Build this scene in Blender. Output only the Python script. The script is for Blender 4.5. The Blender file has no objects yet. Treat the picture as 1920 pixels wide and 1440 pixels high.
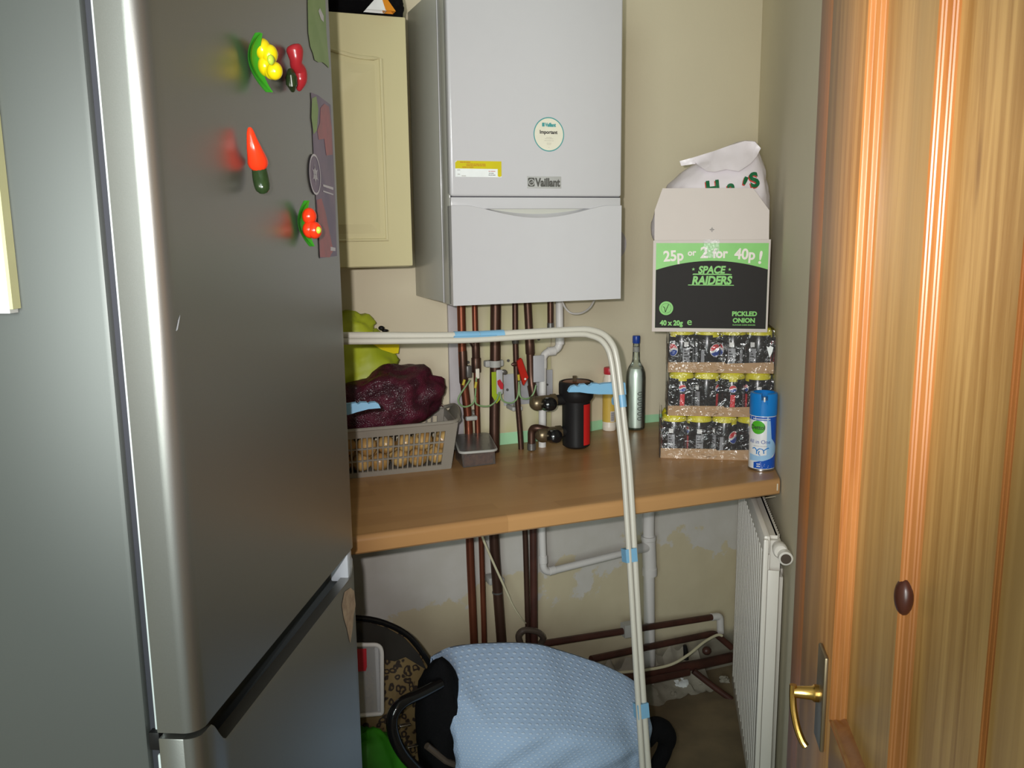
import bpy, bmesh, math, random
from math import pi, sin, cos, radians
from mathutils import Vector, Matrix, noise
from mathutils.bvhtree import BVHTree
random.seed(7)
SC = bpy.context.scene
COL = SC.collection

# ---------------------------------------------------------------- camera, world, lights, exposure
EYE = 1.505
cam_d = bpy.data.cameras.new('camera'); cam_d.sensor_fit = 'HORIZONTAL'; cam_d.sensor_width = 36.0
cam_d.lens = 36.0 * 1640.0 / 1920.0; cam_d.clip_start = 0.02
cam = bpy.data.objects.new('camera', cam_d); COL.objects.link(cam)
cam.location = (0, 0, EYE)
_fw = Vector((0, cos(.1733), -sin(.1733))); _rt = Vector((1, 0, 0)); _up = _rt.cross(_fw)
_R = _rt * cos(.0116) - _up * sin(.0116); _U = _up * cos(.0116) + _rt * sin(.0116)
_m = Matrix((_R, _U, -_fw)).transposed().to_4x4(); _m.translation = (0, 0, EYE)
cam.matrix_world = _m
SC.camera = cam

wd = bpy.data.worlds.new('room_air'); SC.world = wd; wd.use_nodes = True
wd.node_tree.nodes['Background'].inputs[0].default_value = (.63, .74, .71, 1)
wd.node_tree.nodes['Background'].inputs[1].default_value = 0.30

def lamp(name, kind, loc, energy, color, target=None, **kw):
    d = bpy.data.lights.new(name, kind); d.energy = energy; d.color = color
    for k, v in kw.items(): setattr(d, k, v)
    o = bpy.data.objects.new(name, d); COL.objects.link(o); o.location = loc
    if target is not None:
        o.rotation_euler = (Vector(target) - Vector(loc)).to_track_quat('-Z', 'Y').to_euler()
    return o
# the camera's own flash, a small tube up and left of the lens
lamp('camera_flash', 'SPOT', (-.050, .0, EYE + .034), 94, (1, .95, .93), target=(.12, 2.4, 1.42),
     spot_size=radians(74), spot_blend=1.0, shadow_soft_size=.011)
# daylight from the kitchen window behind the camera, on the left
lamp('window_daylight', 'AREA', (-.45, -1.5, 1.6), 62, (.89, 1.0, .96), target=(.6, 2.2, 1.3),
     shape='RECTANGLE', size=1.2, size_y=1.2)

vs = SC.view_settings
vs.view_transform = 'Standard'; vs.look = 'None'; vs.exposure = 0.0; vs.gamma = 1.0; vs.use_curve_mapping = False

# ---------------------------------------------------------------- frames (local axes x right, y away, z up)
class Frame:
    def __init__(s, o, rz): s.o = Vector(o); s.rz = rz
    def world(s, p): return Matrix.Rotation(s.rz, 3, 'Z') @ Vector(p) + s.o
WALL = Frame((-0.2,2.381,0), .3706)       # along the back wall
RWALL = Frame((0.7858,2.855,0), -.162)      # along the right wall, origin in the corner
TRAY = Frame((0.3992,2.281,0), -.162)       # square to the right wall, at the cans
FRG = Frame((-0.274,1.43,0), -radians(5.0))  # fridge, origin on the far edge of its front
DOOR = Frame((0.2811,0.8,0), -.162)
WORLD = Frame((0, 0, 0), 0)

# ---------------------------------------------------------------- materials
def lin(c):
    return tuple(((v / 255.0) / 12.92 if v / 255.0 <= .04045 else ((v / 255.0 + .055) / 1.055) ** 2.4) for v in c)
def mat(name, rgb, rough=.5, metal=0.0, var=.08, scale=30.0, bump=0.0, bscale=200.0, spec=.5, trans=0.0, ior=1.45,
        alpha=1.0, coat=0.0, stretch=(1, 1, 1), sub=0.0, rgb2=None, detail=3.0, aniso=0.0):
    m = bpy.data.materials.new(name); m.use_nodes = True
    nt = m.node_tree; N = nt.nodes; L = nt.links; b = N['Principled BSDF']
    b.inputs['Roughness'].default_value = rough; b.inputs['Metallic'].default_value = metal
    b.inputs['Specular IOR Level'].default_value = spec; b.inputs['IOR'].default_value = ior
    b.inputs['Transmission Weight'].default_value = trans; b.inputs['Alpha'].default_value = alpha
    b.inputs['Coat Weight'].default_value = coat
    if sub: b.inputs['Subsurface Weight'].default_value = sub; b.inputs['Subsurface Radius'].default_value = (.01, .01, .01)
    c = lin(rgb)
    tc = N.new('ShaderNodeTexCoord'); mp = N.new('ShaderNodeMapping'); mp.inputs['Scale'].default_value = stretch
    L.new(tc.outputs['Object'], mp.inputs['Vector'])
    nz = N.new('ShaderNodeTexNoise'); nz.inputs['Scale'].default_value = scale; nz.inputs['Detail'].default_value = detail
    L.new(mp.outputs[0], nz.inputs['Vector'])
    mx = N.new('ShaderNodeMix'); mx.data_type = 'RGBA'
    c2 = lin(rgb2) if rgb2 else tuple(min(1, v * (1 + var)) for v in c)
    c1 = c if rgb2 else tuple(v * (1 - var) for v in c)
    mx.inputs[6].default_value = (*c1, 1); mx.inputs[7].default_value = (*c2, 1)
    if rgb2:
        rp = N.new('ShaderNodeMapRange'); rp.inputs[1].default_value = .38; rp.inputs[2].default_value = .62
        L.new(nz.outputs[0], rp.inputs[0]); L.new(rp.outputs[0], mx.inputs[0])
    else:
        L.new(nz.outputs[0], mx.inputs[0])
    L.new(mx.outputs[2], b.inputs['Base Color'])
    if bump:
        n2 = N.new('ShaderNodeTexNoise'); n2.inputs['Scale'].default_value = bscale; n2.inputs['Detail'].default_value = 2
        L.new(mp.outputs[0], n2.inputs['Vector'])
        bp = N.new('ShaderNodeBump'); bp.inputs['Strength'].default_value = bump; bp.inputs['Distance'].default_value = .002
        L.new(n2.outputs[0], bp.inputs['Height']); L.new(bp.outputs[0], b.inputs['Normal'])
    return m
def nodes(m): return m.node_tree.nodes, m.node_tree.links, m.node_tree.nodes['Principled BSDF']
def math_(N, L, op, a, b=None):
    n = N.new('ShaderNodeMath'); n.operation = op
    for i, v in enumerate((a, b)):
        if v is None: continue
        if isinstance(v, (int, float)): n.inputs[i].default_value = v
        else: L.new(v, n.inputs[i])
    return n.outputs[0]
def mixc(N, L, f, a, b):
    n = N.new('ShaderNodeMix'); n.data_type = 'RGBA'
    if isinstance(f, (int, float)): n.inputs[0].default_value = f
    else: L.new(f, n.inputs[0])
    for i, v in ((6, a), (7, b)):
        if isinstance(v, tuple): n.inputs[i].default_value = (*v, 1)
        else: L.new(v, n.inputs[i])
    return n.outputs[2]
def ramp(N, L, v, lo, hi):
    n = N.new('ShaderNodeMapRange'); n.interpolation_type = 'SMOOTHSTEP'
    n.inputs[1].default_value = lo; n.inputs[2].default_value = hi
    if isinstance(v, (int, float)): n.inputs[0].default_value = v
    else: L.new(v, n.inputs[0])
    return n.outputs[0]

def wall_material():
    m = mat('cream_wall_paint', (214, 204, 178), rough=.75, var=.03, scale=6, bump=.15, bscale=90)
    N, L, b = nodes(m)
    tc = N.new('ShaderNodeTexCoord'); sp = N.new('ShaderNodeSeparateXYZ'); L.new(tc.outputs['Object'], sp.inputs[0])
    x, z = sp.outputs[0], sp.outputs[2]
    base = b.inputs['Base Color'].links[0].from_socket
    n1 = N.new('ShaderNodeTexNoise'); n1.inputs['Scale'].default_value = 5.5; n1.inputs['Detail'].default_value = 5
    n1.inputs['Roughness'].default_value = .62; L.new(tc.outputs['Object'], n1.inputs['Vector'])
    n2 = N.new('ShaderNodeTexNoise'); n2.inputs['Scale'].default_value = 14; n2.inputs['Detail'].default_value = 6
    L.new(tc.outputs['Object'], n2.inputs['Vector'])
    # bare cream render low on the wall with white filler swept down from under the worktop
    low = math_(N, L, 'LESS_THAN', z, .885)
    low_c = mixc(N, L, n2.outputs[0], lin((188, 177, 148)), lin((202, 192, 164)))
    edge = math_(N, L, 'ADD', z, math_(N, L, 'MULTIPLY', n1.outputs[0], -.75))
    fill = ramp(N, L, edge, .055, .08)
    band = ramp(N, L, math_(N, L, 'ADD', z, math_(N, L, 'MULTIPLY', n2.outputs[0], .10)), .68, .76)
    fc = mixc(N, L, n2.outputs[0], lin((205, 202, 198)), lin((186, 182, 172)))
    fc = mixc(N, L, math_(N, L, 'MULTIPLY', band, .35), fc, lin((168, 160, 138)))
    low_c = mixc(N, L, fill, low_c, fc)
    rub = ramp(N, L, math_(N, L, 'ADD', z, math_(N, L, 'MULTIPLY', n2.outputs[0], -.12)), .10, .03)
    low_c = mixc(N, L, rub, low_c, lin((130, 124, 110)))
    c = mixc(N, L, low, base, low_c)
    # mint paint left in a thin line along the worktop
    g = math_(N, L, 'MULTIPLY', math_(N, L, 'GREATER_THAN', z, .86),
              math_(N, L, 'LESS_THAN', math_(N, L, 'ADD', z, math_(N, L, 'MULTIPLY', math_(N, L, 'MAXIMUM', math_(N, L, 'SUBTRACT', x, .3), 0.0), .022)), .934))
    c = mixc(N, L, g, c, lin((164, 214, 170)))
    L.new(c, b.inputs['Base Color'])
    return m
def wood_laminate():
    m = mat('beech_effect_laminate', (164, 122, 78), rough=.33, var=.1, scale=9, stretch=(1.2, 26, 8), detail=4, spec=.45)
    N, L, b = nodes(m)
    tc = N.new('ShaderNodeTexCoord'); base = b.inputs['Base Color'].links[0].from_socket
    br = N.new('ShaderNodeTexBrick'); br.inputs['Scale'].default_value = 1.0
    br.inputs['Brick Width'].default_value = .36; br.inputs['Row Height'].default_value = .041; br.inputs['Mortar Size'].default_value = 0
    br.inputs['Color1'].default_value = (*lin((160, 120, 76)), 1); br.inputs['Color2'].default_value = (*lin((184, 142, 94)), 1)
    br.offset = .37; L.new(tc.outputs['Object'], br.inputs['Vector'])
    L.new(mixc(N, L, .42, br.outputs[0], base), b.inputs['Base Color'])
    return m
def pine(name, a, bcol, sc=13.0, rough=.38, knots=True, seed=0.0):
    m = mat(name, a, rough=rough, spec=.45, var=.05)
    N, L, b = nodes(m)
    tc = N.new('ShaderNodeTexCoord'); mp = N.new('ShaderNodeMapping')
    mp.inputs['Scale'].default_value = (1, 1, .045); mp.inputs['Location'].default_value = (seed, seed * .7, seed)
    L.new(tc.outputs['Object'], mp.inputs['Vector'])
    n = N.new('ShaderNodeTexNoise'); n.inputs['Scale'].default_value = sc * 6; n.inputs['Detail'].default_value = 6
    n.inputs['Roughness'].default_value = .62; n.inputs['Distortion'].default_value = .5
    L.new(mp.outputs[0], n.inputs['Vector'])
    f = ramp(N, L, n.outputs[0], .32, .68)
    c = mixc(N, L, f, lin(a), lin(bcol))
    n3 = N.new('ShaderNodeTexNoise'); n3.inputs['Scale'].default_value = sc * 1.1; n3.inputs['Detail'].default_value = 2
    L.new(mp.outputs[0], n3.inputs['Vector'])
    c = mixc(N, L, ramp(N, L, n3.outputs[0], .45, .75), c, lin(tuple(int(v * .86) for v in a)))
    if knots:
        mk = N.new('ShaderNodeMapping'); mk.inputs['Scale'].default_value = (1, 11, 2.3); mk.inputs['Location'].default_value = (seed, seed + .21, seed * 1.3)
        L.new(tc.outputs['Object'], mk.inputs['Vector'])
        v = N.new('ShaderNodeTexVoronoi'); v.inputs['Scale'].default_value = 1.0; L.new(mk.outputs[0], v.inputs['Vector'])
        k = ramp(N, L, v.outputs['Distance'], .085, .03)
        c = mixc(N, L, math_(N, L, 'MULTIPLY', k, .75), c, lin((92, 56, 30)))
    L.new(c, b.inputs['Base Color'])
    return m
def film_material(name, tint=(1, 1, 1), haze=.05, rough=.08, bump=.6, bscale=60):
    m = bpy.data.materials.new(name); m.use_nodes = True
    N = m.node_tree.nodes; L = m.node_tree.links; N.remove(N['Principled BSDF']); out = N['Material Output']
    t = N.new('ShaderNodeBsdfTransparent'); t.inputs[0].default_value = (*tint, 1)
    g = N.new('ShaderNodeBsdfGlossy'); g.inputs['Roughness'].default_value = rough
    d = N.new('ShaderNodeBsdfDiffuse'); d.inputs[0].default_value = (.8, .8, .8, 1)
    fr = N.new('ShaderNodeFresnel'); fr.inputs[0].default_value = 1.5
    tc = N.new('ShaderNodeTexCoord'); n = N.new('ShaderNodeTexNoise'); n.inputs['Scale'].default_value = bscale; n.inputs['Detail'].default_value = 3
    n.inputs['Distortion'].default_value = 1.2
    L.new(tc.outputs['Object'], n.inputs['Vector'])
    bp = N.new('ShaderNodeBump'); bp.inputs['Strength'].default_value = bump; bp.inputs['Distance'].default_value = .01
    L.new(n.outputs[0], bp.inputs['Height'])
    for q in (g, d, fr): L.new(bp.outputs[0], q.inputs['Normal'])
    m1 = N.new('ShaderNodeMixShader'); m1.inputs[0].default_value = haze; L.new(t.outputs[0], m1.inputs[1]); L.new(d.outputs[0], m1.inputs[2])
    m2 = N.new('ShaderNodeMixShader'); L.new(fr.outputs[0], m2.inputs[0]); L.new(m1.outputs[0], m2.inputs[1]); L.new(g.outputs[0], m2.inputs[2])
    L.new(m2.outputs[0], out.inputs[0])
    return m
def blanket_material():
    m = mat('pale_blue_dimple_plush', (164, 187, 218), rough=.9, var=.05, scale=12, bump=.35, bscale=900, spec=.2)
    N, L, b = nodes(m)
    uv = N.new('ShaderNodeUVMap'); sp = N.new('ShaderNodeSeparateXYZ'); L.new(uv.outputs[0], sp.inputs[0])
    P = .0105
    v = math_(N, L, 'DIVIDE', sp.outputs[1], P)
    row = math_(N, L, 'FLOOR', v)
    off = math_(N, L, 'MULTIPLY', math_(N, L, 'MODULO', row, 2.0), .5)
    uu = math_(N, L, 'ADD', math_(N, L, 'DIVIDE', sp.outputs[0], P * 1.15), off)
    du = math_(N, L, 'SUBTRACT', math_(N, L, 'FRACT', uu), .5); dv = math_(N, L, 'SUBTRACT', math_(N, L, 'FRACT', v), .5)
    r = math_(N, L, 'SQRT', math_(N, L, 'ADD', math_(N, L, 'MULTIPLY', du, du), math_(N, L, 'MULTIPLY', dv, dv)))
    dot = ramp(N, L, r, .30, .14)
    base = b.inputs['Base Color'].links[0].from_socket
    L.new(mixc(N, L, math_(N, L, 'MULTIPLY', dot, .5), base, lin((212, 226, 244))), b.inputs['Base Color'])
    bp = N.new('ShaderNodeBump'); bp.inputs['Strength'].default_value = .5; bp.inputs['Distance'].default_value = .002
    L.new(dot, bp.inputs['Height'])
    old = b.inputs['Normal'].links[0].from_socket; L.new(old, bp.inputs['Normal']); L.new(bp.outputs[0], b.inputs['Normal'])
    return m
def leopard_material():
    m = mat('leopard_print_fabric', (118, 98, 62), rough=.7, var=.1, scale=20)
    N, L, b = nodes(m)
    tc = N.new('ShaderNodeTexCoord')
    n = N.new('ShaderNodeTexNoise'); n.inputs['Scale'].default_value = 40; L.new(tc.outputs['Object'], n.inputs['Vector'])
    ad = N.new('ShaderNodeVectorMath'); ad.operation = 'MULTIPLY_ADD'; ad.inputs[1].default_value = (.02, .02, .02)
    L.new(n.outputs[1], ad.inputs[0]); L.new(tc.outputs['Object'], ad.inputs[2])
    v = N.new('ShaderNodeTexVoronoi'); v.inputs['Scale'].default_value = 58; L.new(ad.outputs[0], v.inputs['Vector'])
    d = v.outputs['Distance']
    ring = math_(N, L, 'MULTIPLY', ramp(N, L, d, .52, .42), ramp(N, L, d, .16, .28))
    core = ramp(N, L, d, .2, .08)
    base = b.inputs['Base Color'].links[0].from_socket
    c = mixc(N, L, math_(N, L, 'MULTIPLY', core, .5), base, lin((110, 80, 40)))
    L.new(mixc(N, L, ring, c, lin((38, 26, 18))), b.inputs['Base Color'])
    return m
def net_material():
    m = mat('purple_net_over_onions', (80, 22, 42), rough=.36, var=.35, scale=34, spec=.5, rgb2=(52, 14, 28))
    N, L, b = nodes(m)
    tc = N.new('ShaderNodeTexCoord')
    v = N.new('ShaderNodeTexVoronoi'); v.feature = 'DISTANCE_TO_EDGE'; v.inputs['Scale'].default_value = 240; L.new(tc.outputs['Object'], v.inputs['Vector'])
    bp = N.new('ShaderNodeBump'); bp.inputs['Strength'].default_value = .7; bp.inputs['Distance'].default_value = .003; bp.invert = True
    L.new(v.outputs[0], bp.inputs['Height']); L.new(bp.outputs[0], b.inputs['Normal'])
    return m
def copper(name, a, b2): return mat(name, a, rough=.42, metal=.75, scale=14, rgb2=b2, stretch=(1, 1, .25))

M = dict(
    wall=wall_material(), wall_right=mat('cream_wall_paint_plain', (214, 206, 182), rough=.75, var=.03, scale=6, bump=.15, bscale=90), worktop=wood_laminate(),
    floor=mat('brown_dusty_vinyl', (132, 116, 90), rough=.7, scale=9, rgb2=(116, 102, 80), bump=.2, bscale=60),
    ceiling=mat('white_ceiling_paint', (224, 222, 214), rough=.8),
    pine=pine('varnished_pine', (186, 148, 90), (146, 106, 54), seed=1.3),
    pine_stile=pine('varnished_pine_stile', (172, 126, 74), (140, 94, 48), seed=4.1, knots=False),
    pine_mould=pine('orange_pine_moulding', (150, 98, 52), (124, 74, 34), seed=2.2, knots=False, rough=.3),
    pine_dark=pine('dark_pine_frame', (150, 92, 42), (128, 74, 32), seed=3.0, knots=False),
    knot=mat('dark_pine_knot', (58, 28, 20), rough=.35, var=.3, scale=60),
    fridge=mat('silver_fridge_paint', (142, 141, 137), rough=.34, metal=.85, var=.06, scale=900, bump=.03, bscale=1200),
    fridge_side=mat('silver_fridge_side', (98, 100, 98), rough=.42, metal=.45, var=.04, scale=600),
    seal=mat('white_rubber_seal', (214, 222, 224), rough=.5), gap=mat('dark_gap_rubber', (52, 52, 60), rough=.6),
    recess=mat('grey_handle_recess', (78, 84, 86), rough=.6, spec=.25), lightgrey=mat('pale_grey_plastic', (176, 182, 190), rough=.35),
    white=mat('white_gloss_enamel', (198, 197, 200), rough=.22, var=.015, coat=.3),
    boiler_side=mat('boiler_side_enamel', (190, 190, 182), rough=.25, var=.02, spec=.6),
    white_plastic=mat('white_pvc', (206, 203, 200), rough=.4, var=.03), ivory=mat('ivory_tube_coating', (188, 185, 174), rough=.32, var=.03),
    cream_foil=mat('cream_vinyl_door', (206, 198, 156), rough=.3, var=.03, scale=10, coat=.2),
    cream_carcass=mat('cream_cabinet_carcass', (190, 182, 146), rough=.45),
    lilac=mat('greyish_white_trim', (186, 180, 182), rough=.5), board=mat('patchy_pipe_board', (204, 194, 170), rough=.8, scale=4, rgb2=(192, 188, 138), stretch=(2, 2, .7)),
    plate=mat('grey_plate', (172, 172, 176), rough=.4),
    cu1=copper('bright_copper', (150, 88, 64), (116, 64, 48)), cu2=copper('tarnished_copper', (102, 76, 64), (80, 58, 50)),
    cu3=mat('brown_painted_pipe', (78, 46, 38), rough=.45, scale=14, rgb2=(62, 38, 32)), brass=mat('dull_brass', (120, 106, 84), rough=.35, metal=.7, var=.2),
    brass_bright=mat('polished_brass', (206, 166, 92), rough=.22, metal=1.0), steel=mat('bright_steel', (190, 190, 190), rough=.25, metal=1.0),
    solder=mat('solder_grey', (112, 110, 108), rough=.4, metal=.6, var=.2), clip_grey=mat('grey_pipe_clip', (168, 168, 164), rough=.5),
    black=mat('black_plastic', (26, 25, 26), rough=.45, spec=.3), black_gloss=mat('black_gloss_plastic', (20, 20, 22), rough=.12),
    black_fab=mat('black_fabric', (16, 16, 18), rough=.95, var=.3, scale=200, bump=.6, bscale=500, spec=.15),
    red=mat('red_print', (190, 34, 32), rough=.4), red_plastic=mat('red_plastic', (176, 34, 24), rough=.2), red_cap=mat('red_cap', (180, 40, 52), rough=.4),
    green_wire=mat('green_wire_sheath', (122, 152, 104), rough=.5, var=.15), yellow=mat('yellow_sleeve', (190, 170, 60), rough=.5),
    lime=mat('lime_tag', (150, 170, 30), rough=.5), tag_white=mat('white_tag', (224, 218, 204), rough=.5),
    sky=mat('pale_blue_plastic', (116, 164, 196), rough=.4, var=.03), blue_dark=mat('slot_blue', (70, 110, 140), rough=.5),
    basket=mat('grey_basket_plastic', (140, 134, 124), rough=.4, var=.04), onion=mat('brown_onion_skin', (204, 170, 108), rough=.3, scale=26, rgb2=(172, 130, 74), stretch=(1, 1, .3)),
    stem=mat('dry_stem', (128, 100, 62), rough=.8), net=net_material(),
    bag=mat('lime_green_bag', (176, 188, 44), rough=.45, scale=7, rgb2=(146, 162, 34), bump=.25, bscale=20), bag_y=mat('yellow_bag_plastic', (224, 206, 20), rough=.35),
    tub=film_material('clear_tub_plastic', (.92, .90, .88), haze=.14, rough=.2, bump=.1), food=mat('reddish_tub_food', (150, 72, 56), rough=.5, scale=70, rgb2=(196, 120, 84)),
    film=film_material('shrink_film', haze=.04, rough=.12, bump=1.0, bscale=30),
    card=mat('brown_cardboard', (170, 138, 102), rough=.75, var=.06, scale=40), white_card=mat('white_cardboard', (206, 196, 190), rough=.7, var=.02), in_card=mat('box_inside', (196, 180, 156), rough=.8),
    print_black=mat('black_print', (34, 31, 29), rough=.6, spec=.25), print_green=mat('green_print', (118, 190, 92), rough=.45), print_white=mat('white_print', (226, 218, 210), rough=.5),
    ink=mat('black_ink', (52, 50, 52), rough=.5), ink_grey=mat('grey_ink', (150, 144, 136), rough=.6), teal=mat('teal_ink', (70, 150, 150), rough=.5), label_cream=mat('cream_label', (222, 218, 200), rough=.45),
    label_yellow=mat('yellow_label', (206, 192, 30), rough=.4), label_red=mat('red_ink', (176, 60, 48), rough=.5), chrome=mat('grey_badge', (176, 176, 174), rough=.35), badge_ink=mat('badge_letter', (112, 112, 110), rough=.25, metal=.5),
    can=mat('black_can_paint', (22, 20, 24), rough=.22, metal=.35), alu=mat('aluminium', (180, 180, 182), rough=.28, metal=1.0), can_yellow=mat('yellow_can_ring', (206, 196, 40), rough=.4),
    can_red=mat('red_can_print', (200, 40, 48), rough=.35), can_blue=mat('blue_can_print', (40, 70, 150), rough=.35), can_white=mat('white_can_print', (220, 218, 216), rough=.35), can_grey=mat('grey_can_print', (140, 140, 144), rough=.35),
    bag_white=mat('white_carrier_plastic', (226, 218, 222), rough=.35, var=.03, bump=.7, bscale=22), bag_green=mat('green_bag_letter', (22, 100, 60), rough=.4), bag_red=mat('red_letter_shadow', (196, 70, 60), rough=.4),
    sp_blue=mat('blue_spray_cap', (20, 120, 196), rough=.35), sp_white=mat('white_spray_can', (222, 224, 226), rough=.3), sp_dark=mat('deep_blue_print', (22, 80, 176), rough=.3), sp_green=mat('leaf_green_print', (74, 168, 40), rough=.35), sp_pale=mat('pale_blue_print', (150, 190, 224), rough=.35),
    glass=mat('clear_glass', (250, 255, 252), rough=.02, trans=1.0, ior=1.45, var=0), liquid=mat('clear_liquid', (250, 252, 250), rough=.0, trans=1.0, ior=1.33, var=0), cap_blue=mat('blue_screw_cap', (30, 64, 150), rough=.35),
    bottle_label=mat('white_bottle_label', (236, 242, 238), rough=.25), powder=mat('cream_powder_bottle', (224, 214, 200), rough=.4), powder_y=mat('mustard_label', (204, 170, 74), rough=.45), barcode=mat('barcode_ink', (90, 92, 104), rough=.5),
    rad=mat('radiator_white', (222, 218, 210), rough=.3, var=.02), cap_dark=mat('dark_valve_face', (84, 74, 66), rough=.2),
    blanket=blanket_material(), leopard=leopard_material(), green_bag=mat('bright_green_plastic', (60, 150, 30), rough=.5, scale=10, rgb2=(48, 124, 26)),
    clear_plastic=film_material('cloudy_plastic', (.8, .82, .86), haze=.35, rough=.3, bump=.2), smoky=mat('dark_glass_lid', (44, 42, 40), rough=.15, var=.2),
    mag_green=mat('leaf_green', (52, 140, 34), rough=.35), mag_yellow=mat('lemon_yellow', (206, 184, 14), rough=.2), mag_red=mat('pepper_red', (146, 34, 40), rough=.25), mag_orange=mat('orange_red', (214, 52, 22), rough=.2), mag_dark=mat('dark_green_stalk', (34, 50, 26), rough=.15, var=.3, scale=200), mag_tip=mat('lime_tip', (170, 196, 60), rough=.2),
    leaf_purple=mat('purple_leaflet_print', (108, 88, 108), rough=.35, scale=20, rgb2=(92, 76, 100)), leaf_red=mat('red_vegetable_print', (152, 76, 78), rough=.35, scale=30, rgb2=(132, 72, 74)), leaf_green=mat('green_vegetable_print', (124, 148, 82), rough=.4, scale=24, rgb2=(112, 140, 68)), leaf_pale=mat('pale_print', (190, 186, 190), rough=.4),
    paper=mat('white_paper', (234, 238, 238), rough=.7), paper_edge=mat('cream_paper_edge', (222, 222, 172), rough=.7), sticker=mat('beige_torn_sticker', (182, 160, 136), rough=.8, scale=60, rgb2=(160, 138, 118)),
    rubble=mat('plaster_rubble', (150, 144, 130), rough=.9, var=.2, scale=40), cable=mat('off_white_cable', (204, 198, 168), rough=.5), orange=mat('orange_label', (220, 140, 30), rough=.5),
)

# ---------------------------------------------------------------- mesh building
class MB:
    def __init__(s): s.v = []; s.f = []; s.uv = None
    def add(s, vs, fs):
        b = len(s.v); s.v += [Vector(p) for p in vs]; s.f += [tuple(i + b for i in f) for f in fs]; return s
    def box(s, a, b, bev=0.0, seg=2, M_=None):
        a = Vector(a); b = Vector(b); lo = Vector(map(min, a, b)); hi = Vector(map(max, a, b))
        bm = bmesh.new(); bmesh.ops.create_cube(bm, size=1.0)
        for v in bm.verts: v.co = Vector(((v.co[i] + .5) * (hi[i] - lo[i]) + lo[i]) for i in range(3))
        if bev > 0:
            bmesh.ops.bevel(bm, geom=bm.edges[:], offset=min(bev, .49 * min(hi - lo)), segments=seg, profile=.5, affect='EDGES')
        s._bm(bm, M_); return s
    def _bm(s, bm, M_=None):
        bm.verts.index_update()
        s.add([(M_ @ v.co if M_ else v.co.copy()) for v in bm.verts], [[v.index for v in f.verts] for f in bm.faces]); bm.free()
    def tube(s, pts, r, n=12, caps=True, closed=False):
        P = [Vector(p) for p in pts]; k = len(P)
        R = r if isinstance(r, (list, tuple)) else [r] * k
        T = []
        for i in range(k):
            if closed: t = P[(i + 1) % k] - P[i - 1]
            else: t = P[min(i + 1, k - 1)] - P[max(i - 1, 0)]
            T.append(t.normalized() if t.length > 1e-9 else Vector((0, 0, 1)))
        ax = Vector((0, 0, 1)) if abs(T[0].z) < .9 else Vector((1, 0, 0))
        N = (ax - T[0] * ax.dot(T[0])).normalized(); vs = []
        for i in range(k):
            N = (N - T[i] * N.dot(T[i])).normalized(); B = T[i].cross(N)
            vs += [P[i] + (N * cos(2 * pi * j / n) + B * sin(2 * pi * j / n)) * R[i] for j in range(n)]
        fs = []
        for i in range(k if closed else k - 1):
            a = i * n; b = ((i + 1) % k) * n
            fs += [(a + j, a + (j + 1) % n, b + (j + 1) % n, b + j) for j in range(n)]
        if caps and not closed: fs += [tuple(range(n))[::-1], tuple((k - 1) * n + j for j in range(n))]
        return s.add(vs, fs)
    def lathe(s, prof, n=32, M_=None, a0=0.0, a1=2 * pi):
        # prof: (radius, z) pairs
        full = abs(a1 - a0 - 2 * pi) < 1e-6; m = n if full else n + 1; vs = []; fs = []
        for r, z in prof:
            for j in range(m):
                a = a0 + (a1 - a0) * j / n; p = Vector((r * cos(a), r * sin(a), z)); vs.append(M_ @ p if M_ else p)
        for i in range(len(prof) - 1):
            for j in range(n):
                a = i * m + j; b = i * m + (j + 1) % m
                fs.append((a, b, b + m, a + m))
        if full:
            if prof[0][0] > 1e-6: fs.append(tuple(range(m))[::-1])
            if prof[-1][0] > 1e-6: fs.append(tuple((len(prof) - 1) * m + j for j in range(m)))
        return s.add(vs, fs)
    def prism(s, poly, d0, d1, axis='y'):
        # poly in the two other axes, extruded from d0 to d1 along axis
        n = len(poly)
        def P(p, d): return {'y': (p[0], d, p[1]), 'x': (d, p[0], p[1]), 'z': (p[0], p[1], d)}[axis]
        vs = [P(p, d0) for p in poly] + [P(p, d1) for p in poly]
        fs = [tuple(range(n)), tuple(range(2 * n - 1, n - 1, -1))] + [(i, i + n, (i + 1) % n + n, (i + 1) % n) for i in range(n)]
        return s.add(vs, fs)
    def ball(s, c, r, n=16, M_=None):
        r = (r, r, r) if isinstance(r, (int, float)) else r
        bm = bmesh.new(); bmesh.ops.create_uvsphere(bm, u_segments=n, v_segments=max(6, n * 3 // 4), radius=1)
        for v in bm.verts: v.co = Vector((v.co[i] * r[i] for i in range(3)))
        X = Matrix.Translation(Vector(c)) @ (M_.to_4x4() if M_ else Matrix()); s._bm(bm, X); return s
    def grid(s, fn, nu, nv, uv=None, closed_u=False):
        vs = [fn(i / nu, j / nv) for j in range(nv + 1) for i in range(nu + (0 if closed_u else 1))]
        w = nu if closed_u else nu + 1
        fs = [(j * w + i, j * w + (i + 1) % w, (j + 1) * w + (i + 1) % w, (j + 1) * w + i) for j in range(nv) for i in range(nu)]
        return s.add(vs, fs)
    def map(s, fn): s.v = [Vector(fn(p)) for p in s.v]; return s
def rbox_poly(x0, y0, x1, y1, r, n=5):
    out = []
    for cx, cy, a in ((x1 - r, y1 - r, 0), (x0 + r, y1 - r, 90), (x0 + r, y0 + r, 180), (x1 - r, y0 + r, 270)):
        out += [(cx + r * cos(radians(a + 90 * k / n)), cy + r * sin(radians(a + 90 * k / n))) for k in range(n + 1)]
    return out
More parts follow.
